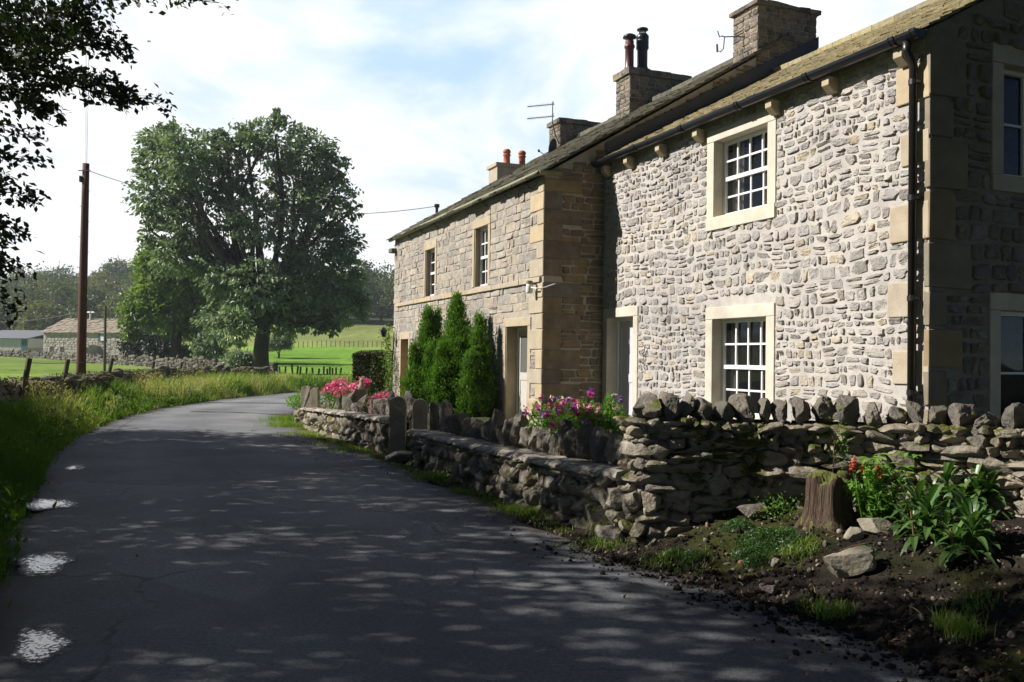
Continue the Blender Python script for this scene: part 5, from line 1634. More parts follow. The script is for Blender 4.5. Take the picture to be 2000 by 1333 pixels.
# orange flowered plant by the stump
c0 = on_ground(1712, 1015)
root = empty('orange_flowered_plant', c0, 'bright leafy plant with small orange flowers growing right of the tree stump', 'plant')
B = MB(); BS = MB(); BF = MB()
tips = []
for k in range(34):
    a_ = rng.uniform(0, 2 * np.pi); r_ = rng.uniform(0.02, 0.27)
    h_ = rng.uniform(0.20, 0.50) * (1 - 0.5 * (r_ / 0.3) ** 2)
    top = np.array([r_ * math.cos(a_), r_ * math.sin(a_) * 0.7, h_])
    b_ = top * [0.35, 0.35, 0]
    tube(BS, [b_, b_ * 0.5 + top * 0.5 + [0, 0, .03], top], 0.004, 4)
    m_ = 40
    t_ = rng.uniform(0.15, 1, m_)
    C = b_ + (top - b_) * t_[:, None] + rng.normal(0, 0.022, (m_, 3))
    leaves(B, rng, C, 0.056, up=0.45, width=0.38, fold=0.25, rnd=np.clip(rng.normal(0.35 + 0.65 * t_ * h_ / 0.42, 0.12), 0, 1))
    tips.append(top)
for k in range(26):                                          # broader pale top leaves
    a_ = rng.uniform(0, 2 * np.pi)
    c = np.array([rng.uniform(-0.14, 0.26), rng.uniform(-0.14, 0.1), rng.uniform(0.34, 0.53)])
    strap(B, c, (math.cos(a_), math.sin(a_)), rng.uniform(0.13, 0.2), 0.06, 0.45, 0.45, 0.95)
for (px, py) in [(1668, 903), (1683, 918), (1715, 915), (1718, 925), (1664, 912)]:
    c = at_y(px, py, c0[1] - 0.12) - c0
    for q_ in range(26):
        leaves(BF, rng, c[None] + rng.normal(0, 1, (1, 3)) * [0.010, 0.010, 0.02], 0.026, up=0, width=0.6)
    tube(BS, [c * [0.6, 0.6, 0.1], c], 0.004, 4)
B.build('foliage', M['plant_leaf'], root); BS.build('stem', M['plant_leaf'], root); BF.build('blossoms', M['orange'], root)

c0 = on_ground(1630, 1000) + np.array([0.02, 0.15, 0.3])
root = empty('dry_stalk', c0, 'thin reddish dried stalk leaning on the tall wall above the stump', 'plant')
B = MB()
top = at_y(1643, 805, c0[1]) - c0
tube(B, [[0, 0, -.3], top * 0.5 + [-.01, 0, 0], top], [0.0045, 0.004, 0.003], 5)
for k in range(9):
    t_ = rng.uniform(0.1, 0.5)
    tube(B, [top * t_, top * t_ + [rng.normal(0, .05), 0, rng.uniform(.03, .1)]], 0.003, 4)
B.build('stem', M['pole'], root)
B = MB(); leaves(B, rng, top * 0.45 + rng.normal(0, 1, (160, 3)) * [0.045, 0.04, 0.13] + [0.05, 0, 0], 0.026, width=0.4); B.build('foliage', M['plant_leaf'], root)
# small pale weed at the wall foot
c0 = on_ground(1520, 1015)
root = empty('small_weed', c0, 'small pale green weed at the wall foot left of the stump', 'plant')
B = MB(); C = rng.normal(0, 1, (260, 3)) * [0.09, 0.06, 0.06] + [0, 0, 0.10]; leaves(B, rng, C, 0.028, width=0.4); B.build('foliage', M['plant_leaf'], root)

# mixed summer flowers behind the low wall
fl = [(1085, 820, 10.6, 0.25, 'clump of mixed magenta and purple flowers by the buff cottage corner'), (1180, 815, 10.0, 0.25, 'bright green bushy clump with a few purple flowers beside the tall wall'), (1128, 842, 9.9, 0.21, 'low clump of pink and red flowers between the other two flower clumps')]
for k, (px, py, Y, r_, lab) in enumerate(fl):
    c = at_y(px, py, Y)
    c0 = np.array([c[0], c[1], 0.36])
    root = empty('flowering_plant', c0, lab, 'flowers', 'summer flowers behind the low wall')
    B = MB(); n = 3600
    D = rng.normal(0, 1, (n, 3)); D /= np.linalg.norm(D, axis=1, keepdims=True)
    R_ = rng.random(n) ** 0.4
    C = D * R_[:, None] * [r_ * 1.35, r_ * 0.9, 0.27] + [0, 0, c[2] - 0.36 - 0.06]
    C[:, 2] += 0.06 * np.sin(C[:, 0] * 20) + 0.04 * np.sin(C[:, 0] * 43)
    leaves(B, rng, C, 0.038, up=0.25, width=0.42, rnd=np.clip(0.3 + 0.5 * R_ * (D[:, 2] > 0) + rng.normal(0, 0.15, n), 0, 1))
    B.build('foliage', M['plant_leaf'], root)
    B = MB()
    for f_ in range((34, 9, 22)[k]):
        D = rng.normal(0, 1, 3); D[2] = abs(D[2]) * 1.1; D[1] = -abs(D[1]); D /= np.linalg.norm(D)
        cc_ = D * [r_ * 1.4, r_ * 0.95, 0.28] + [0, 0, c[2] - 0.36 - 0.03 + 0.06 * rng.random()]
        leaves(B, rng, cc_ + rng.normal(0, 0.016, (11, 3)), 0.042, up=0.2, width=0.8, fold=0.2, rnd=np.clip(rng.random() + rng.normal(0, 0.04, 11), 0, 1))
    B.build('blossoms', M['petals'], root)
# pink bedding
for (x0, x1, ytop, Y0, Y1, n, lab) in [(628, 697, 757, 19.6, 18.2, 360, 'wide bank of bright pink flowers behind the far low wall'), (716, 742, 782, 17.0, 16.5, 80, 'small patch of pink flowers among the standing stones near the gatepost')]:
    pa, pb = at_y(x0, ytop, Y0), at_y(x1, ytop, Y1)
    cm = (pa + pb) / 2
    c0 = np.array([cm[0] + 0.35, cm[1] + 0.3, 0.38])
    root = empty('pink_flowers', c0, lab, 'flowers', 'pink bedding flowers')
    t_ = rng.random(n); dpt = rng.random(n)
    C = pa + (pb - pa) * t_[:, None] + dpt[:, None] * np.array([0.22, 0.45, 0.10]) + rng.normal(0, 0.03, (n, 3))
    C[:, 2] += 0.07 * np.sin(t_ * 9) - 0.05 - 0.1 * (1 - dpt) * rng.random(n)
    B = MB()
    leaves(B, rng, np.repeat(C, 6, 0) + rng.normal(0, 0.025, (n * 6, 3)), 0.055, up=0.3, width=0.8, rnd=np.repeat(rng.random(n), 6))
    B.build('blossoms', M['pink'], root, loc=c0).location = (0, 0, 0)
    B = MB()
    Cg = np.repeat(C, 8, 0) + rng.normal(0, 1, (n * 8, 3)) * [0.08, 0.08, 0.10] - [0, 0, 0.14]
    leaves(B, rng, Cg, 0.06, width=0.5, rnd=rng.random(len(Cg)) * 0.5)
    B.build('foliage', M['plant_leaf'], root, loc=c0).location = (0, 0, 0)
# stone ornament on the wall by the hedge
c = at_y(706, 765, 18.2)
root = empty('stone_ornament', c, 'small grey stone ornament on a flat cap beside the pink flowers', 'ornament')
B = MB(); box(B, (-0.11, -0.11, -0.5), (0.11, 0.11, 0.05), jit=0.004, rng=rng); B.build('pedestal', M['slab'], root)
B = MB(); lathe(B, (0, 0, 0.05), [(0.06, 0), (0.07, 0.05), (0.05, 0.10), (0.035, 0.12), (0.045, 0.16), (0.03, 0.2), (0.005, 0.21)], 14); B.build('figure', M['ledge'], root, smooth=True)
# yellow green plant on the stub
c0 = at_y(583, 800, 21.6)
root = empty('yellow_green_plant', (c0[0], c0[1], 0.3), 'yellow green bushy plant on top of the wall stub at the bend', 'plant')
B = MB(); D = rng.normal(0, 1, (1500, 3)); D /= np.linalg.norm(D, axis=1, keepdims=True)
leaves(B, rng, D * rng.random((1500, 1)) ** 0.4 * [0.34, 0.5, 0.2] + [0.05, 0, 0.22], 0.05, width=0.4, rnd=0.6 + 0.4 * rng.random(1500)); B.build('foliage', M['plant_leaf'], root)

# conifers in front of the buff cottage
def thuja(c, tops, label, seed):
    rng = np.random.default_rng(seed)
    root = empty('conifer', c, label, 'conifer', 'conifers in front of the buff cottage')
    B = MB(); BT = MB()
    for (dx, dy, h, r0, n) in tops:
        nc = n // 50
        f_ = rng.random(nc) ** 0.8
        a_ = rng.uniform(0, 2 * np.pi, nc)
        prof = np.interp(f_, [0, 0.12, 0.35, 0.7, 0.9, 1], [0.85, 1.0, 0.86, 0.48, 0.22, 0.02])
        rad = r0 * prof * (0.80 + 0.28 * np.sin(a_ * 3 + f_ * 9) * 0.6 + rng.normal(0, 0.20, nc))
        rad = rad * (1 + 0.32 * vnoise(np.stack([np.cos(a_) * 0.35, np.sin(a_) * 0.35, f_ * h], -1), 3.6, seed))
        CC = np.stack([dx + rad * np.cos(a_), dy + rad * np.sin(a_), f_ * h + 0.05], -1)
        out = np.stack([np.cos(a_), np.sin(a_), 0 * a_], -1)
        C = np.repeat(CC, 42, 0); O_ = np.repeat(out, 42, 0)
        up_ = rng.random(len(C))
        C = C + rng.normal(0, 1, C.shape) * [0.045, 0.045, 0.03] + np.array([0, 0, 1]) * (up_[:, None] - 0.4) * 0.20 + O_ * (up_[:, None] - 0.5) * 0.03
        ax = O_ * 0.4 + np.array([0, 0, 1.2])
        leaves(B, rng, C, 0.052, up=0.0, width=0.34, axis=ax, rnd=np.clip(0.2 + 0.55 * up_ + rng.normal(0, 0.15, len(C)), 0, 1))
        tube(BT, [[dx, dy, -0.05], [dx, dy, h * 0.92]], [0.06, 0.008], 6)
        # dark inner mass of old twigs
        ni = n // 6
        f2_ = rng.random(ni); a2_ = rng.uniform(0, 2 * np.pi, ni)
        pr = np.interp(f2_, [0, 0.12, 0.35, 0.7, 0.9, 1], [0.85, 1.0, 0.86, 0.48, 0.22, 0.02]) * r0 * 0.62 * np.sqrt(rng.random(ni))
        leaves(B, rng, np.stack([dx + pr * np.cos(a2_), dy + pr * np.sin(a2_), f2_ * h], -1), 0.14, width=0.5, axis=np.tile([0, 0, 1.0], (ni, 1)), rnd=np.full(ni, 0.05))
    B.build('crown', M['thuja'], root); BT.build('trunk', M['bark'], root)


def thuja_at(px, py, Y):
    p = at_y(px, py, Y); return np.array([p[0], p[1], 0.34]), p[2] - 0.34


c1, h1 = thuja_at(836, 612, 19.9)
thuja(c1, [(0.0, 0, h1, 0.46, 15000), (0.20, 0.05, h1 - 0.02, 0.30, 6500), (-0.28, -0.1, h1 * 0.66, 0.26, 5000), (0.08, -0.35, h1 * 0.66, 0.24, 4500)], 'double tipped bright green conifer, nearest the far doorway of the buff cottage', 91)
c2, h2 = thuja_at(893, 588, 19.2)
thuja(c2, [(0, 0, h2, 0.56, 23000), (-0.30, -0.2, h2 * 0.6, 0.24, 4500), (0.24, -0.2, h2 * 0.72, 0.25, 5000)], 'tallest and fullest of the conifers, between the other two', 92)
c3, h3 = thuja_at(936, 626, 18.7)
thuja(c3, [(0, 0, h3, 0.36, 11000), (0.14, 0.0, h3 * 0.72, 0.26, 5000), (-0.2, -0.2, h3 * 0.62, 0.24, 4000)], 'slim dark conifer beside the glazed doorway', 93)
# climber on the far corner
c0 = hw(-10.3, W2 - 0.1, 0.3)
root = empty('climbing_plant', c0, 'sparse climbing plant around the far corner doorway of the buff cottage', 'plant')
B = MB()
tt = rng.random(700)
C = np.stack([hw(-10.25 + 0.25 * math.sin(t_ * 5) + rng.normal(0, .16), W2 - 0.12 - abs(rng.normal(0, .10)), 0.5 + t_ * 1.9 + rng.normal(0, .1)) for t_ in tt])
leaves(B, rng, C - c0, 0.075, width=0.6, up=0.3); B.build('foliage', M['light_leaf'], root)
B = MB(); tube(B, [hw(-10.2, W2 - .06, 0.2) - c0, hw(-10.3, W2 - .06, 1.2) - c0, hw(-10.15, W2 - .06, 2.3) - c0], 0.015, 5); B.build('stem', M['bark'], root)
# clipped hedge
c0 = np.array([-3.9, 27.6, 0.35])
root = empty('clipped_hedge', c0, 'tall clipped dark hedge with rounded corner beyond the buff cottage', 'hedge')
B = MB()
pa, pb = at_y(689, 690, 27.0)[:2], at_y(775, 690, 26.8)[:2]
n = 26000
t_ = rng.random(n); d_ = rng.random(n); zt = rng.random(n)
face = rng.integers(0, 4, n)
d_ = np.where(face == 0, 0.03 * rng.random(n), d_); zt = np.where(face == 1, 1 - 0.03 * rng.random(n), zt); t_ = np.where(face == 2, 0.03 * rng.random(n), t_)
inn = face == 3
C = np.stack([pa[0] + (pb[0] - pa[0]) * t_, pa[1] + (pb[1] - pa[1]) * t_ + d_ * 3.0, 0.3 + 1.45 * zt], -1)
ctr = np.array([(pa[0] + pb[0]) / 2, pa[1] + 1.5, 1.0])
dd = np.minimum.reduce([t_ * 1.2, d_ * 3.0])
C[:, 2] -= 0.10 * np.exp(-dd / 0.12) * (zt > 0.6)
C += 0.05 * vnoise(C, 2.2, 5)[:, None] + rng.normal(0, 0.018, C.shape)
leaves(B, rng, C - c0, 0.06, width=0.5, rnd=np.clip(rng.normal(0.5, 0.25, n), 0, 1))
B.build('foliage', M['hedge_leaf'], root)

# ---------------------------------------------------------------- left side: mossy wall, fences, poles, wires
rng = np.random.default_rng(101)
MW = curve_pts([(-7.2, 8), (-9.6, 16.5), (-11.5, 26), (-12.2, 33), (-12.1, 40), (-11.9, 45.5)], 90)
fmw, Lw, posw, norw = path_fm(MW)
root = empty('mossy_wall', (MW[0][0], MW[0][1], 0.3), 'low tumbled wall thick with moss behind the long verge grass', 'stone wall')
B = MB()
core(B, fmw, Lw, 0.2, 0.82, 0.5, 1, 60)
for sgn in (1, -1):
    R = layout(rng, 0, Lw, 0.2, 0.90, (0.12, 0.24), (0.2, 0.5), split=0.1)
    stones(B, rng, R, (fmw if sgn > 0 else (lambda A: fmw(np.stack([A[:, 0], A[:, 1], -0.5 - A[:, 2]], -1)))), gap=0.0, depth=0.10, N=10, jit=0.09, tilt=0.4, p=0.5, rough=0.01, wave=0.05, shift=0.015)
u = 0.0
while u < Lw:
    l = rng.uniform(0.22, 0.5)
    V, Fc = boulder(rng, (l * 1.2, rng.uniform(0.35, 0.6), rng.uniform(0.14, 0.34)), cuts=8, rough=0.08, lo=True)
    n_ = norw(np.array([u]))[0]; c = posw(np.array([u]))[0] - n_ * 0.25
    V = V @ rotz(math.atan2(n_[1], n_[0]) + math.pi / 2 + rng.normal(0, .3)).T
    B.add(V + [c[0], c[1], 0.88 + rng.normal(0, 0.05)], Fc, rng.random())
    u += l * 0.9
B.build('wall_face', [M['mossy'], M['soil_core']], root, smooth=True).location = (-MW[0][0], -MW[0][1], -0.3)
B = MB()
n = 9000
uu = rng.random(n) * Lw
keep = vnoise(np.stack([uu, 0 * uu, 0 * uu], -1), 1.1, 7) + rng.normal(0, .3, n) > 0.0
uu = uu[keep]; n = len(uu)
nn = norw(uu); xy = posw(uu) - nn * (rng.random(n)[:, None] * 0.6 - 0.08)
C = np.stack([xy[:, 0], xy[:, 1], 0.84 + 0.22 * rng.random(n)], -1)
leaves(B, rng, C, 0.05, up=0.6, width=0.6, rnd=np.clip(rng.normal(0.6, 0.25, n), 0, 1))
B.build('moss', M['hedge_leaf'], root).location = (-MW[0][0], -MW[0][1], -0.3)

f0 = at_y(40, 742, 18)
root = empty('leaning_fence', (f0[0], f0[1], 0.4), 'wire fence of leaning timber posts along the top of the mossy wall', 'fence')
fp = []
for (xb, yb, xt, yt, Y) in [(37, 752, 58, 700, 19), (118, 745, 133, 702, 23), (203, 736, 220, 700, 27.5), (290, 738, 301, 706, 32), (346, 738, 355, 708, 36.5), (391, 736, 398, 709, 41), (429, 736, 436, 712, 45.5), (455, 736, 459, 713, 50)]:
    b_, t_ = at_y(xb, yb, Y), at_y(xt, yt, Y)
    b_[2] = 0.3
    B = MB()
    tube(B, [b_ - f0 + [0, 0, .4], (b_ + t_) / 2 - f0 + [0, 0, .4], t_ - f0 + [0, 0, .4]], [0.065, 0.06, 0.055], 8)
    o = B.build('post', M['post'], root); o.location = (0, 0, -0.8)
    o.location = (0, 0, f0[2] - 0.4 - 0.4)
    fp.append((b_, t_))
root.location = (f0[0], f0[1], 0.4)
B = MB()
for fr in (0.92, 0.62, 0.35):
    pts = np.array([b_ + (t_ - b_) * fr for b_, t_ in fp])
    for a_, b_ in zip(pts[:-1], pts[1:]):
        mid = (a_ + b_) / 2 - [0, 0, 0.02]
        tube(B, [a_, mid, b_], 0.006, 4)
B.build('wire', M['wire'], root).location = (-f0[0], -f0[1], -0.4)

# telephone pole with cable fittings
PB = at_y(158, 735, 30); PT = at_y(168, 320, 30)
root = empty('telephone_pole', (PB[0], PB[1], 0.4), 'tall red brown timber telephone pole standing behind the mossy wall', 'pole')
B = MB(); P = np.linspace([0, 0, -0.3], PT - [PB[0], PB[1], 0.4], 8); tube(B, P, np.linspace(0.155, 0.105, 8), 12); B.build('shaft', M['pole'], root, smooth=True)
top = PT - [PB[0], PB[1], 0.4]
B = MB(); box(B, top + [-0.16, -0.13, -0.62], top + [-0.09, 0.0, -0.42]); tube(B, [top + [-.2, -.1, -.25], top + [.2, -.1, -.25]], 0.02, 6); bev(B.build('bracket', M['metal'], root), 0.01)
B = MB()
for k in range(6):
    z = -0.9 - 0.5 * k
    tube(B, [top * (1 + z / top[2]) + [0, 0, 0], top * (1 + z / top[2]) + [(-1) ** k * 0.17, -0.02, 0]], 0.010, 5)
B.build('step_iron', M['metal'], root)
b_ = at_y(204, 740, 55); t_ = at_y(206, 598, 55)
B = MB(); tube(B, [b_ - [0, 0, .3], t_], [0.09, 0.075], 8); o = B.build('slim_pole', M['post'], loc=(b_[0], b_[1], 0.4)); tag(o, 'slim dark timber pole in front of the distant farmhouse', 'pole')


def cable(a, b, sag, r, label, name='cable', n=24):
    t_ = np.linspace(0, 1, n)[:, None]
    P = a + (b - a) * t_; P[:, 2] -= (4 * sag * t_ * (1 - t_))[:, 0]
    B = MB(); tube(B, P, r, 5)
    o = B.build(name, M['wire'], loc=tuple(a)); tag(o, label, 'cable', 'overhead cables')


cable(PT + [0, 0, -0.2], hw(-13.25, 0.9, 6.5), 0.75, 0.011, 'overhead cable sagging from the tall pole across the big tree to the cottage roof')
for k, (px, lab) in enumerate([(170, 'steep overhead cable rising from the pole top into the branches'), (178, 'second steep overhead cable close beside the first above the pole')]):
    p8 = at_y(px, -300, 9.0)
    cable(PT + [0.03 * k, 0, -0.06], PT + (p8 - PT) * 2.6, 0.25, 0.005, lab)
cable(at_y(-60, 628, 118), at_y(146, 612, 118), 0.5, 0.05, 'thin power line left of the distant barn ridge in front of the wood')
cable(at_y(146, 612, 118), at_y(800, 596, 118), 0.3, 0.05, 'thin power line running right from the barn ridge behind the trees')

# posts right of the ash
root = empty('field_fence', (-15, 58, 0.3), 'close set timber post fence right of the big tree below the green field', 'fence')
posts = [534, 546, 557, 571, 580, 586, 598, 611, 622, 632, 639, 644, 649, 656, 664]
for k, px in enumerate(posts):
    Y = 58 + 0.25 * k
    b_ = at_y(px, 742, Y); t_ = at_y(px + rng.normal(1, 1), 715 + 0.25 * k + rng.normal(0, 1.5), Y)
    b_[2] = float(gz(b_[0], b_[1], False)) - 0.1
    B = MB(); tube(B, [b_, t_], 0.065, 6); B.build('post', M['post'], root).location = (15, -58, -0.3)
B = MB()
for z in (0.5, 0.8, 1.05):
    P = []
    for k in (0, 7, 14):
        Y = 58 + .25 * k; p = at_y(posts[k], 730, Y); P.append([p[0], p[1], float(gz(p[0], p[1], False)) + z])
    tube(B, P, 0.012, 4)
B.build('wire', M['wire'], root).location = (15, -58, -0.3)
root = empty('hill_fence', (-22, 112, 2.4), 'thin line of small posts dividing the bright field from the paler hill', 'fence')
for k in range(26):
    px = 556 + k * 9; Y = 112 + k * 0.3
    p = at_y(px, 685, Y); z = float(gz(p[0], p[1], False))
    B = MB(); tube(B, [[p[0], p[1], z - .1], [p[0], p[1], z + 0.75]], 0.04, 5); B.build('post', M['post'], root).location = (22, -112, -2.4)

# far field wall and farm
rng = np.random.default_rng(103)
FP = curve_pts([at_y(-90, 700, 108)[:2], at_y(90, 700, 98)[:2], at_y(190, 700, 82)[:2], at_y(330, 700, 70)[:2], at_y(430, 700, 66)[:2], at_y(535, 700, 62)[:2]], 60)
fmf, Lf, posf, norf = path_fm(FP)
zg = np.interp(np.linspace(0, Lf, 200), np.linspace(0, Lf, 60), [float(gz(p[0], p[1], False)) for p in FP])
root = empty('field_wall', (FP[-1][0], FP[-1][1], 0.3), 'long tumbledown grey stone wall across the field before the farm', 'stone wall')
fz = lambda A: fmf(A) + np.stack([0 * A[:, 0], 0 * A[:, 0], np.interp(A[:, 0], np.linspace(0, Lf, 200), zg)], -1)
B = MB()
core(B, fz, Lf, -0.2, 0.72, 0.4, 1, 60)
R = layout(rng, 0, Lf, -0.1, 0.9, (0.2, 0.36), (0.3, 0.8), split=0.1)
R = R[rng.random(len(R)) < np.where(R[:, 1] > 0.7, 0.75, 1.0)]
stones(B, rng, R, fz, gap=0.0, depth=0.12, N=8, jit=0.09, tilt=0.4, p=0.5, rough=0.015, wave=0.08)
B.build('wall_face', [M['cope'], M['soil_core']], root).location = tuple(-np.array(root.location))


def farm():
    Y = 120.0
    c = at_y(84, 700, Y); e_ = at_y(300, 700, Y)
    z0 = float(gz(c[0], c[1], False)) - 0.2
    root = empty('farmhouse', (c[0], c[1], z0), 'distant grey stone farm building with a pale brown stone roof, half hidden by trees', 'farmhouse', rz=math.radians(-20))
    Wd, D = e_[0] - c[0], 7.5
    he = at_y(84, 649, Y)[2] - z0; hr = at_y(113, 624, Y + 4.5)[2] - z0
    B = MB()
    sheet_holes(B, lambda A: np.stack([A[:, 0], -A[:, 2], A[:, 1]], -1), 0, Wd, 0, he, [], rnd=0.5, maxstep=3)
    V = np.array([[0, 0, 0], [0, D, 0], [0, D, he], [0, D / 2, hr - .1], [0, 0, he], [Wd, 0, 0], [Wd, D, 0], [Wd, D, he], [Wd, D / 2, hr - .1], [Wd, 0, he]])
    B.add(V, [np.array([[0, 1, 2, 3, 4], [5, 6, 7, 8, 9]]), np.array([[1, 6, 7, 2]])])
    R = layout(rng, 0, Wd, 0, he, (0.2, 0.4), (0.4, 0.9), split=0)
    stones(B, rng, R, lambda A: np.stack([A[:, 0], -A[:, 2], A[:, 1]], -1), gap=0.03, depth=0.05, N=6, jit=0.05, p=0.4, rough=0.01)
    B.build('wall', M['far_stone'], root)
    B = MB()
    for (ya, za, yb, zb) in ((-0.35, he - 0.15, D / 2, hr), (D / 2, hr, D + .35, he - .15)):
        nx_, ny_ = 30, 8
        for i_ in range(nx_):
            for j_ in range(ny_):
                x0, x1 = -0.3 + (Wd + .6) * i_ / nx_, -0.3 + (Wd + .6) * (i_ + 1) / nx_
                a_, b_ = j_ / ny_, (j_ + 1.1) / ny_
                dz = rng.normal(0, 0.03); sg = -0.18 * math.sin(math.pi * i_ / nx_) * 1
                V = np.array([[x, ya + (yb - ya) * t_, za + (zb - za) * t_ + dz + sg * t_ + (0.07 if (t_ == a_) == (ya < 0) else 0) + h_] for x in (x0, x1) for t_ in (a_, b_) for h_ in (0, 0.08)])
                B.add(V, BOXF, rng.random())
    B.build('roof', M['barn_roof'], root)

    def at(px, py): p = at_y(px, py, Y); return p[0] - c[0], p[2] - z0
    def panel(nm, x0, y0, x1, y1, mat, h0=0.03, h1=0.08, par=root):
        a_, b_ = at(x0, y1), at(x1, y0)
        B = MB(); box(B, (a_[0], -h1, a_[1]), (b_[0], -h0, b_[1])); return B.build(nm, mat, par)
    for (x0, y0, x1, y1) in ((102, 677, 110, 690), (128, 678, 135, 690)):
        w_ = panel('window', x0 - 1.5, y0 - 1.5, x1 + 1.5, y1 + 2, M['far_stone'], 0.0, 0.10); panel('pane', x0, y0, x1, y1, M['soil_core'], 0.1, 0.13, w_)
    for (x0, y0, x1, y1) in ((222, 649, 238, 668),):
        w_ = panel('window', x0, y0, x1, y1, M['teal'], 0.0, 0.12); panel('frame', x0 + 7, y0 + 3, x1 - 1, y1 - 1, M['white'], 0.12, 0.16, w_)
        panel('pane', x0 + 8.5, y0 + 5, x0 + 11, y0 + 10, M['glass'], 0.16, 0.18, w_); panel('pane', x0 + 12, y0 + 5, x0 + 14, y0 + 10, M['glass'], 0.16, 0.18, w_)
    a_, b_ = at(207, 702), at(224, 676)
    B = MB(); box(B, (a_[0], -1.8, a_[1]), (b_[0], -0.0, b_[1])); B.build('porch', M['far_stone'], root)
    B = MB(); box(B, (a_[0] + .35, -1.86, a_[1]), (b_[0] - .15, -1.82, b_[1] - .25)); B.build('door', M['soil_core'], root)
    panel('window', 197, 681, 203, 702, M['white'], 0.0, 0.1)
    p = at(146, 632)
    B = MB(); tube(B, [[p[0], D / 2, hr - .2], [p[0], D / 2, hr + 1.0]], 0.12, 6); tube(B, [[p[0] - .6, D / 2, hr + .9], [p[0] + .6, D / 2, hr + .9]], 0.08, 5); B.build('cable_bracket', M['plastic_white'], root)
    # shed
    Y2 = 126.0
    a_ = at_y(-60, 700, Y2); b_ = at_y(74, 700, Y2)
    z1 = float(gz(a_[0], a_[1], False)) - .2
    root2 = empty('farm_shed', (a_[0], a_[1], z1), 'long pale clad farm shed with a grey sheet roof left of the farmhouse', 'shed', rz=math.radians(-14))
    zt = at_y(0, 661, Y2)[2] - z1; zr_ = at_y(0, 645, Y2 + 6)[2] - z1; L = b_[0] - a_[0]
    B = MB(); box(B, (0, 0, 0), (L, 12, 1.4)); B.build('plinth', M['far_stone'], root2)
    B = MB(); box(B, (0.03, 0.03, 1.4), (L - .03, 11.97, zt))
    for k in range(30): box(B, (L * k / 30, -0.03, 1.45), (L * k / 30 + .12, 0.03, zt - .03))
    B.build('wall', M['corrugated'], root2)
    B = MB(); B.add(np.array([[-.3, -.4, zt], [L + .3, -.4, zt], [L + .3, 6, zr_], [-.3, 6, zr_], [L + .3, 12.4, zt], [-.3, 12.4, zt]]), [np.array([[0, 1, 2, 3], [3, 2, 4, 5]])]); o = B.build('roof', M['grey_sheet'], root2)
    s_ = o.modifiers.new('thick', 'SOLIDIFY'); s_.thickness = 0.12
    B = MB(); box(B, (L - .9, -0.08, 0), (L + .05, -0.035, zt - .1)); B.build('door', M['teal'], root2)


farm()


# ---------------------------------------------------------------- trees
def tree(name, label, cat, base, tr, fork, blobs, nclump, per, lsize, lmat, seed, group=None, clip=None, crad=(0.10, 0.2), limbs=True, up=0.35, shell=0.45, width=0.5, stuff_parent=None):
    """base point, trunk radius, fork height, blobs = [(centre, radii)]; leaf clumps fill the blobs, limbs run to them"""
    rng = np.random.default_rng(seed)
    base = np.asarray(base, float)
    root = empty(name, tuple(base), label, cat, group)
    B = MB()
    fk = np.array([0.02 * fork, 0, fork])
    P = curve_pts([[0, 0, -0.3], [0.0, 0, fork * 0.35], [0.03 * fork, 0.02 * fork, fork * 0.7], fk], 10)
    fl_ = np.interp(np.linspace(0, 1, 10), [0, 0.12, 0.3, 1], [1.55, 1.15, 1.0, 0.85])
    tube(B, P, tr * fl_, 14)
    CC = []; W = []
    for (c, r) in blobs:
        c = np.asarray(c, float) - base; r = np.asarray(r, float) * np.ones(3)
        W.append((r[0] * r[2] + r[0] * r[1])); CC.append((c, r))
        if limbs:
            d = c - fk; L = np.linalg.norm(d)
            st = fk * rng.uniform(0.75, 1.0)
            mid = st + (c - st) * 0.5 + rng.normal(0, 0.07 * L, 3) + [0, 0, -0.06 * L if d[2] < L * .5 else .02 * L]
            P = curve_pts([st, mid, c, c + (c - mid) / (np.linalg.norm(c - mid) + 1e-6) * min(r[0], r[2]) * 0.4], 12)
            tube(B, P, np.linspace(tr * min(0.62, 0.25 + r[0] / 8), tr * 0.07, 12), 7)
            for k in range(7):
                a_ = P[rng.integers(4, 11)]; dr_ = rng.normal(0, 1, 3); dr_[2] = abs(dr_[2]) * .6
                b_ = c + dr_ / np.linalg.norm(dr_) * r * 0.8
                tube(B, curve_pts([a_, (a_ + b_) / 2 + rng.normal(0, .08, 3) * r, b_], 6), np.linspace(tr * 0.12, tr * 0.025, 6), 5)
    B.build('trunk', M['bark'], root, smooth=True)
    W = np.array(W) / sum(W)
    B = MB()
    for (c, r), w in zip(CC, W):
        n = int(nclump * w) + 1
        D = rng.normal(0, 1, (n, 3)); D /= np.linalg.norm(D, axis=1, keepdims=True)
        K = c + D * r * (rng.random((n, 1)) ** shell)
        cr = r.mean() * rng.uniform(*crad, n)
        if clip is not None:
            k_ = clip(K + base); K, cr, D = K[k_], cr[k_], D[k_]
            n = len(K)
        if n == 0: continue
        m_ = rng.integers(int(per * .5), int(per * 1.5), n)
        idx = np.repeat(np.arange(n), m_)
        C = K[idx] + rng.normal(0, 1, (len(idx), 3)) * cr[idx][:, None] * [1, 1, 0.55]
        ax = D[idx] * 0.8 + [0, 0, -0.35]
        rn = np.clip(rng.random(n)[idx] * 0.6 + rng.random(len(idx)) * 0.4, 0, 1)
        leaves(B, rng, C, lsize, up=up, width=width, axis=ax, rnd=rn)
    B.build('crown', lmat, root)
    return root


def pb(px, py, Y, rp, ry=1.0, rz_=1.0, dy=0):
    s = Y / F
    return (at_y(px, py, Y) + [0, dy, 0], (rp * s, rp * s * ry, rp * s * rz_))


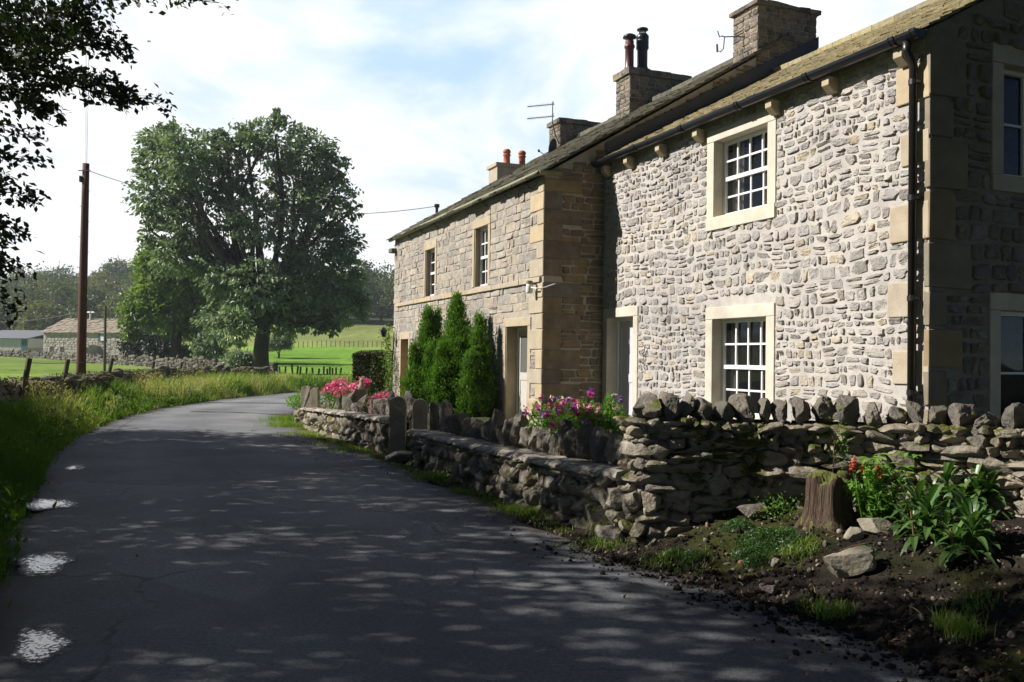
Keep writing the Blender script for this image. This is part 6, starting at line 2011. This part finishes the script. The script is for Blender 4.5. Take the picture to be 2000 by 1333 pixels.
YA = 60.0
ab = at_y(509, 732, YA); ab[2] = float(gz(ab[0], ab[1], False))
ash = [pb(340, 300, YA, 62, 1, .95), pb(320, 385, YA, 60), pb(395, 330, YA, 60, 1, 1, -2), pb(380, 430, YA, 62), pb(300, 455, YA, 30), pb(540, 285, YA, 58), pb(480, 275, YA, 34), pb(610, 310, YA, 52), pb(560, 370, YA, 60, 1, 1, 2), pb(640, 400, YA, 55), pb(520, 440, YA, 52, 1, 1, -2), pb(600, 470, YA, 66), pb(668, 480, YA, 40), pb(655, 555, YA, 58),
       pb(580, 560, YA, 66), pb(680, 600, YA, 42), pb(705, 590, YA, 25), pb(520, 560, YA, 52, 1, 1, -2), pb(455, 560, YA, 46, 1, 1, -1), pb(430, 620, YA, 42), pb(480, 640, YA, 40, 1, 1, -3), pb(560, 625, YA, 40), pb(625, 625, YA, 30), pb(440, 380, YA, 36), pb(350, 500, YA, 48), pb(640, 640, YA, 22), pb(285, 330, YA, 28), pb(540, 235, YA, 20), pb(690, 410, YA, 18), pb(640, 330, YA, 40), pb(470, 500, YA + 1, 30), pb(445, 305, YA, 40), pb(455, 360, YA, 44), pb(420, 265, YA, 22), pb(455, 440, YA + 1, 30), pb(410, 500, YA, 44), pb(300, 280, YA, 30), pb(285, 400, YA, 26)]
tree('ash_tree', 'huge spreading broadleaf tree by the bend, with a thick trunk and dark right side', 'tree', ab, 0.48, 4.6, [(c, tuple(np.array(r) * 1.05)) for c, r in ash], 2350, 17, 0.36, M['tree_leaf'], 201, crad=(0.09, 0.20), shell=0.30, up=0.7)
YB = 74.0
bb = at_y(342, 705, YB); bb[2] = float(gz(bb[0], bb[1], False))
tree('field_tree', 'paler green tree partly behind the left side of the huge one', 'tree', bb, 0.40, 3.2,
     [pb(320, 545, YB, 52), pb(370, 580, YB, 52), pb(290, 590, YB, 40), pb(262, 620, YB, 30), pb(330, 620, YB, 46), pb(395, 640, YB, 34), pb(300, 510, YB, 36), pb(400, 540, YB, 40), pb(255, 655, YB, 18)], 900, 18, 0.38, M['light_leaf'], 202, crad=(0.12, 0.24), shell=0.32, up=0.7)
for (px, py, Y, rp, sq, mat, lab, nm, sd) in [
        (270, 668, 82, 30, 1.0, 'dark_leaf', 'dark rounded evergreen beside the distant farmhouse', 'evergreen_shrub', 211), (318, 672, 79, 30, 1.0, 'dark_leaf', 'dark shrub below the paler tree, left of its trunk', 'shrub', 212), (408, 672, 72, 30, 1.1, 'tree_leaf', 'grey green bush between the paler tree and the huge trunk', 'shrub', 213),
        (472, 703, 64, 27, 0.75, 'tree_leaf', 'rounded glossy bush just left of the huge trunk', 'shrub', 214), (545, 668, 86, 24, 0.6, 'tree_leaf', 'pale hawthorn standing alone in the field right of the huge trunk', 'shrub', 215), (370, 690, 75, 20, 0.8, 'light_leaf', 'light green low bush behind the field wall', 'shrub', 216)]:
    p = at_y(px, py, Y); r_ = rp * Y / F; g_ = float(gz(p[0], p[1], False))
    tree(nm, lab, 'shrub', (p[0], p[1], g_), 0.10, 0.5, [((p[0], p[1], max(p[2], g_ + 0.6)), (r_, r_, r_ * sq)), ((p[0] + .4 * r_, p[1], max(p[2] - .3 * r_, g_ + .4)), (r_ * .7, r_ * .7, r_ * sq * .7)), ((p[0] - .5 * r_, p[1], max(p[2] - .4 * r_, g_ + .4)), (r_ * .6, r_ * .6, r_ * sq * .7))],
         150, 24, 0.24, M[mat], sd, crad=(0.16, 0.3))
p = at_y(230, 540, 232); g_ = float(gz(p[0], p[1], False))
tree('hilltop_tree', 'round crowned tree rising above the far wood, left of the huge one', 'tree', (p[0], p[1], g_), 0.5, 5, [pb(230, 535, 232, 30), pb(208, 548, 232, 20), pb(256, 545, 232, 22), pb(236, 565, 232, 34)], 360, 20, 0.8, M['wood_leaf'], 220, crad=(0.16, 0.3))


def wood(label, spots, seed):
    rng = np.random.default_rng(seed)
    B = MB()
    for (px, Y, h, w) in spots:
        p = at_y(px, 690, Y); x, y = p[0], p[1]; z = float(gz(x, y, False))
        tone = rng.uniform(0, 1)
        tube(B, [[x, y, z - .5], [x + rng.normal(0, .3), y, z + h * .6]], [0.28, 0.12], 6, mi=1)
        nc = 42
        D = rng.normal(0, 1, (nc, 3)); D /= np.linalg.norm(D, axis=1, keepdims=True)
        f_ = rng.random((nc, 1)) ** 0.45
        conic = rng.random() < 0.2
        K = D * f_ * [w, w, h * 0.46] + [0, 0, h * 0.54]
        if conic: K[:, :2] *= np.clip(1.35 - K[:, 2:3] / h, 0.12, 1)
        m_ = 26
        C = np.repeat(K, m_, 0) + rng.normal(0, 1, (nc * m_, 3)) * [w * .20, w * .20, h * .05]
        C += [x, y, z]
        leaves(B, rng, C, 0.62, up=0.4, width=0.6, rnd=np.clip(tone * 0.75 + np.repeat(rng.random(nc), m_) * 0.25 + rng.normal(0, .08, nc * m_), 0, 1))
    o = B.build('woods', [M['wood_leaf'], M['bark']])
    tag(o, label, 'wood', kind='stuff')


rng = np.random.default_rng(230)
sp = []
for row, (Y0, n) in enumerate(((150, 15), (170, 15), (192, 16), (216, 17), (240, 18))):
    for k in range(n):
        sp.append((-90 + 420 * (k + rng.uniform(0, 1)) / n, Y0 + rng.normal(0, 4), rng.uniform(7.5, 11.5) if row else rng.uniform(7, 9.5), rng.uniform(2.8, 4.4)))
wood('mixed far wood on the hillside behind the farm', sp, 231)
sp = []
for row, (Y0, n) in enumerate(((176, 22), (196, 20), (222, 18))):
    for k in range(n):
        sp.append((400 + 520 * (k + rng.uniform(0, 1)) / n, Y0 + rng.normal(0, 4), rng.uniform(7.5, 12), rng.uniform(2.8, 4.4)))
wood('dark far wood along the top of the pale hill field', sp, 232)

# roadside trees on the left, outside the picture except for overhanging branches; they shade the road
KY = [-20, 3, 5, 6, 7, 8, 9.3, 10.6, 11.5, 12.5, 14, 16, 17.3, 18.4, 19.3, 40]
KV = [9, 4.8, 3.2, 2.0, 0.6, -0.2, -0.3, 0.3, 1.0, 0.9, 0.4, -0.9, -2.0, -3.3, -5.5, -40]


def clipk(P):
    lim = np.interp(P[:, 1], KY, KV) + 0.25 * vnoise(P, 0.5, 77)
    ok = P[:, 2] + 0.727 * P[:, 0] < lim
    fx = CX + F * P[:, 0] / np.maximum(P[:, 1], 0.1)
    return ok & ((fx < -15) | (P[:, 1] < 1.0))


shade = [((-12.5, -1.0, 0.3), 241, [((-11.5, -1, 8.5), (4.5, 4, 4.5)), ((-8, 0.5, 6.5), (3.6, 3.2, 3)), ((-13, 2.5, 9), (4.5, 4, 4.5))], 'broad roadside tree left of the view, nearest the camera'),
         ((-12.0, 5.5, 0.4), 242, [((-11, 5.5, 8.2), (4.6, 3.6, 4.6)), ((-8.2, 5.0, 5.6), (3.2, 2.6, 2.6)), ((-13.5, 7, 9.5), (4.5, 4, 4.5))], 'roadside tree left of the view, between two other shade trees'),
         ((-13.8, 13.2, 0.4), 244, [((-13, 12.2, 7.0), (4.6, 3.4, 4.5)), ((-12.5, 16.2, 5.2), (3.8, 2.9, 3.6)), ((-14.2, 14.2, 7.8), (4.4, 4.0, 4.2)), ((-11.6, 13.6, 5.0), (2.6, 2.6, 2.6)), ((-13.8, 17.6, 4.6), (3.4, 1.6, 3.2))], 'roadside tree left of the view, farthest of the shade trees')]
for (b_, sd, bl, lab) in shade:
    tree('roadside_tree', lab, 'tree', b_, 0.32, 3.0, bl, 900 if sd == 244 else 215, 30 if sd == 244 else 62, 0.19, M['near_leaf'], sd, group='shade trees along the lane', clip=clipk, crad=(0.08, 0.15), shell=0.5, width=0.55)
for (c_, sd, lab) in [((-9.6, 5.6, 0.4), 246, 'added unseen bush shading the verge left of the view, nearest of the three'), ((-10.4, 9.8, 0.4), 247, 'added unseen bush shading the verge left of the view, between the other two'), ((-11.2, 13.6, 0.4), 248, 'added unseen bush shading the verge left of the view, farthest of the three')]:  # unseen bushes added left of the frame to shade the near verge
    tree('verge_shade_bush', lab, 'bush', c_, 0.12, 0.8, [((c_[0], c_[1], 3.2), (2.0, 2.4, 2.5)), ((c_[0] - 1.2, c_[1] + 0.5, 3.6), (2.0, 2.2, 2.4))], 330, 46, 0.16, M['near_leaf'], sd, group='added bushes shading the verge', clip=clipk, crad=(0.10, 0.2), shell=0.5, width=0.55)
# the one whose branches hang into view
rng = np.random.default_rng(243)
b0 = np.array([-9.6, 9.2, 0.4])
root = tree('overhanging_tree', 'near broadleaf tree whose leafy branches hang in from the top corner over the lane', 'tree', b0, 0.30, 3.2,
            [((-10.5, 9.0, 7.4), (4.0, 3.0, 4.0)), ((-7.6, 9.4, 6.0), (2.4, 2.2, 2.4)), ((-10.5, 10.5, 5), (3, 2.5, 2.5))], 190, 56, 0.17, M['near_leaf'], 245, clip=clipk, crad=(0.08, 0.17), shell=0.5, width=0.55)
BL = MB(); BT = MB()
YN = 9.0


def spray(pts, rpx, n, Y=YN, tw=0.010):
    """a twig through pixel points at distance Y, its leaves gathered round it"""
    P = np.array([at_y(x, y, Y + 0.25 * math.sin(k * 2.1)) for k, (x, y) in enumerate(pts)])
    P = curve_pts(P, 14)
    tube(BT, P - b0, np.linspace(tw, 0.0035, 14), 5)
    t_ = rng.random(n) ** 0.8 * 13
    i_ = np.clip(t_.astype(int), 0, 12)
    c = P[i_] + (P[i_ + 1] - P[i_]) * (t_ - i_)[:, None]
    s = rpx * Y / F
    ncl = max(6, n // 14)
    off = np.clip(rng.normal(0, 1, (ncl, 3)), -1.6, 1.6) * [s, s * 1.2, s * 0.75]
    tcl = rng.random(ncl) * 13
    j = np.clip(tcl.astype(int), 0, 12)
    K = P[j] + (P[j + 1] - P[j]) * (tcl - j)[:, None] + off * (1.05 - 0.6 * tcl / 13)[:, None]
    idx = rng.integers(0, ncl, n)
    C = K[idx] + rng.normal(0, 0.065, (n, 3)) * [1, 1, 0.7]
    leaves(BL, rng, C - b0, 0.074, up=0.5, width=0.62, fold=0.2, rnd=np.clip(rng.random(n), 0, 1), axis=np.tile([0.5, 0, -0.4], (n, 1)))
    for a_, b_ in zip(K, P[j]):
        tube(BT, [b_ - b0, (a_ + b_) / 2 - b0 + [0, 0, .02], a_ - b0], [0.004, 0.003, 0.002], 3)


spray([(-160, 60), (-20, 70), (110, 60), (225, 85)], 40, 850, tw=0.03)
spray([(-160, 120), (-20, 130), (90, 150), (200, 185), (312, 203)], 30, 760, tw=0.03)
spray([(-100, -60), (60, -30), (180, -8), (300, -6), (428, 6)], 18, 430, tw=0.03)
spray([(-100, 0), (40, 20), (120, 30), (190, 30)], 42, 760)
spray([(-120, 170), (-10, 170), (60, 190), (98, 225)], 34, 600)
spray([(-120, 60), (0, 90), (70, 110), (130, 120)], 50, 900, Y=8.4)
spray([(-140, 30), (-40, 40), (40, 40), (90, 60)], 55, 1000, Y=9.8)
spray([(100, 130), (160, 150), (215, 175), (250, 185)], 16, 230)
spray([(150, 60), (190, 80), (215, 92), (232, 100)], 12, 110)
spray([(-120, 230), (-30, 235), (30, 250), (68, 275)], 16, 190)
spray([(-120, 300), (-30, 305), (25, 308), (74, 318)], 15, 190)
spray([(-120, 370), (-30, 375), (30, 378), (68, 398)], 15, 180)
spray([(-120, 430), (-40, 440), (10, 440), (42, 470)], 15, 150)
spray([(-120, 500), (-40, 505), (15, 515), (48, 530)], 16, 150)
spray([(-120, 560), (-50, 560), (0, 580), (25, 612)], 16, 130)
spray([(-120, 330), (-60, 335), (-20, 350), (10, 370)], 24, 300)
spray([(-120, 460), (-60, 470), (-20, 500), (8, 540)], 24, 300)
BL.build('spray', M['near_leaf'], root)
BT.build('branch', M['bark'], root, smooth=True)

# trees behind the camera: they hem in the lane and show in the gable panes
proto = None
for k, (x, y, lab) in enumerate([(9.5, -7.5, 'tree behind the viewpoint on the cottage side of the lane'), (1.0, -16, 'tree behind the viewpoint closing the lane'), (-8, -9, 'tree behind the viewpoint on the field side of the lane'), (17, -3.5, 'tree behind the viewpoint farthest along the cottage side')]):
    if proto is None:
        proto = tree('lane_tree', lab, 'tree', (x, y, 0.2), 0.3, 3.2, [((x, y, 7.5), (3.8, 3.8, 3.6)), ((x + 1.6, y + 1, 5.5), (3, 3, 2.4)), ((x - 1.8, y - 1, 5.4), (3, 3, 2.4))], 420, 26, 0.24, M['near_leaf'], 251, group='trees behind the viewpoint', crad=(0.1, 0.2))
    else:
        copy_thing(proto, (x, y, 0.2), lab)

# two unseen trees added over the viewpoint, out of frame, to block sky light
arch = lambda P: (P[:, 2] + 0.727 * P[:, 0] > np.where(P[:, 1] > 2.5, 4.6, -99)) & (P[:, 2] > 4.6 + 0.42 * np.maximum(P[:, 1], 0)) & (P[:, 1] < 8.2)
tree('sky_block_tree', 'added unseen tree on the field side, its high boughs blocking sky light above the viewpoint', 'tree', (-6.5, 0.8, 0.3), 0.42, 5.0,
     [((-3, 0.5, 10.0), (4.5, 4.5, 2.6)), ((-2.5, 5.8, 11.0), (4.2, 3.6, 2.6)), ((2.2, 3.5, 10.6), (4.2, 4.2, 2.6)), ((1.0, 7.4, 11.2), (4, 2.4, 2.2)), ((-5, -4, 9.5), (4.5, 4, 3))], 1500, 26, 0.30, M['near_leaf'], 261, clip=arch, crad=(0.12, 0.24))
tree('sky_block_tree', 'added unseen tree behind the viewpoint on the cottage side, its boughs blocking sky light', 'tree', (8.6, -2.0, 0.4), 0.40, 4.5,
     [((7.2, 0.8, 9.5), (4.4, 4.2, 2.8)), ((8.2, 4.6, 10.6), (4.2, 3.0, 2.4)), ((3.2, -3.5, 9.0), (4.4, 4, 3)), ((11, -3, 7.5), (4, 4, 4)), ((12.5, 2.5, 7.5), (3.6, 3.4, 4))], 1500, 26, 0.30, M['near_leaf'], 262, clip=arch, crad=(0.12, 0.24))

# ---------------------------------------------------------------- air
B = MB(); box(B, (-730, -215, -2.5), (730, 915, 52))
hz = B.build('haze', bpy.data.materials.new('haze_air'))
hm = hz.data.materials[0]; hm.use_nodes = True
hn = hm.node_tree; hn.nodes.clear()
pv = nd(hn, 'ShaderNodeVolumePrincipled', {'Color': (0.86, 0.92, 1.0, 1), 'Density': 0.00045, 'Anisotropy': 0.3})
ho = nd(hn, 'ShaderNodeOutputMaterial')
hn.links.new(pv.outputs[0], ho.inputs['Volume'])
tag(hz, 'thin summer haze in the air over the valley', 'haze', kind='stuff')
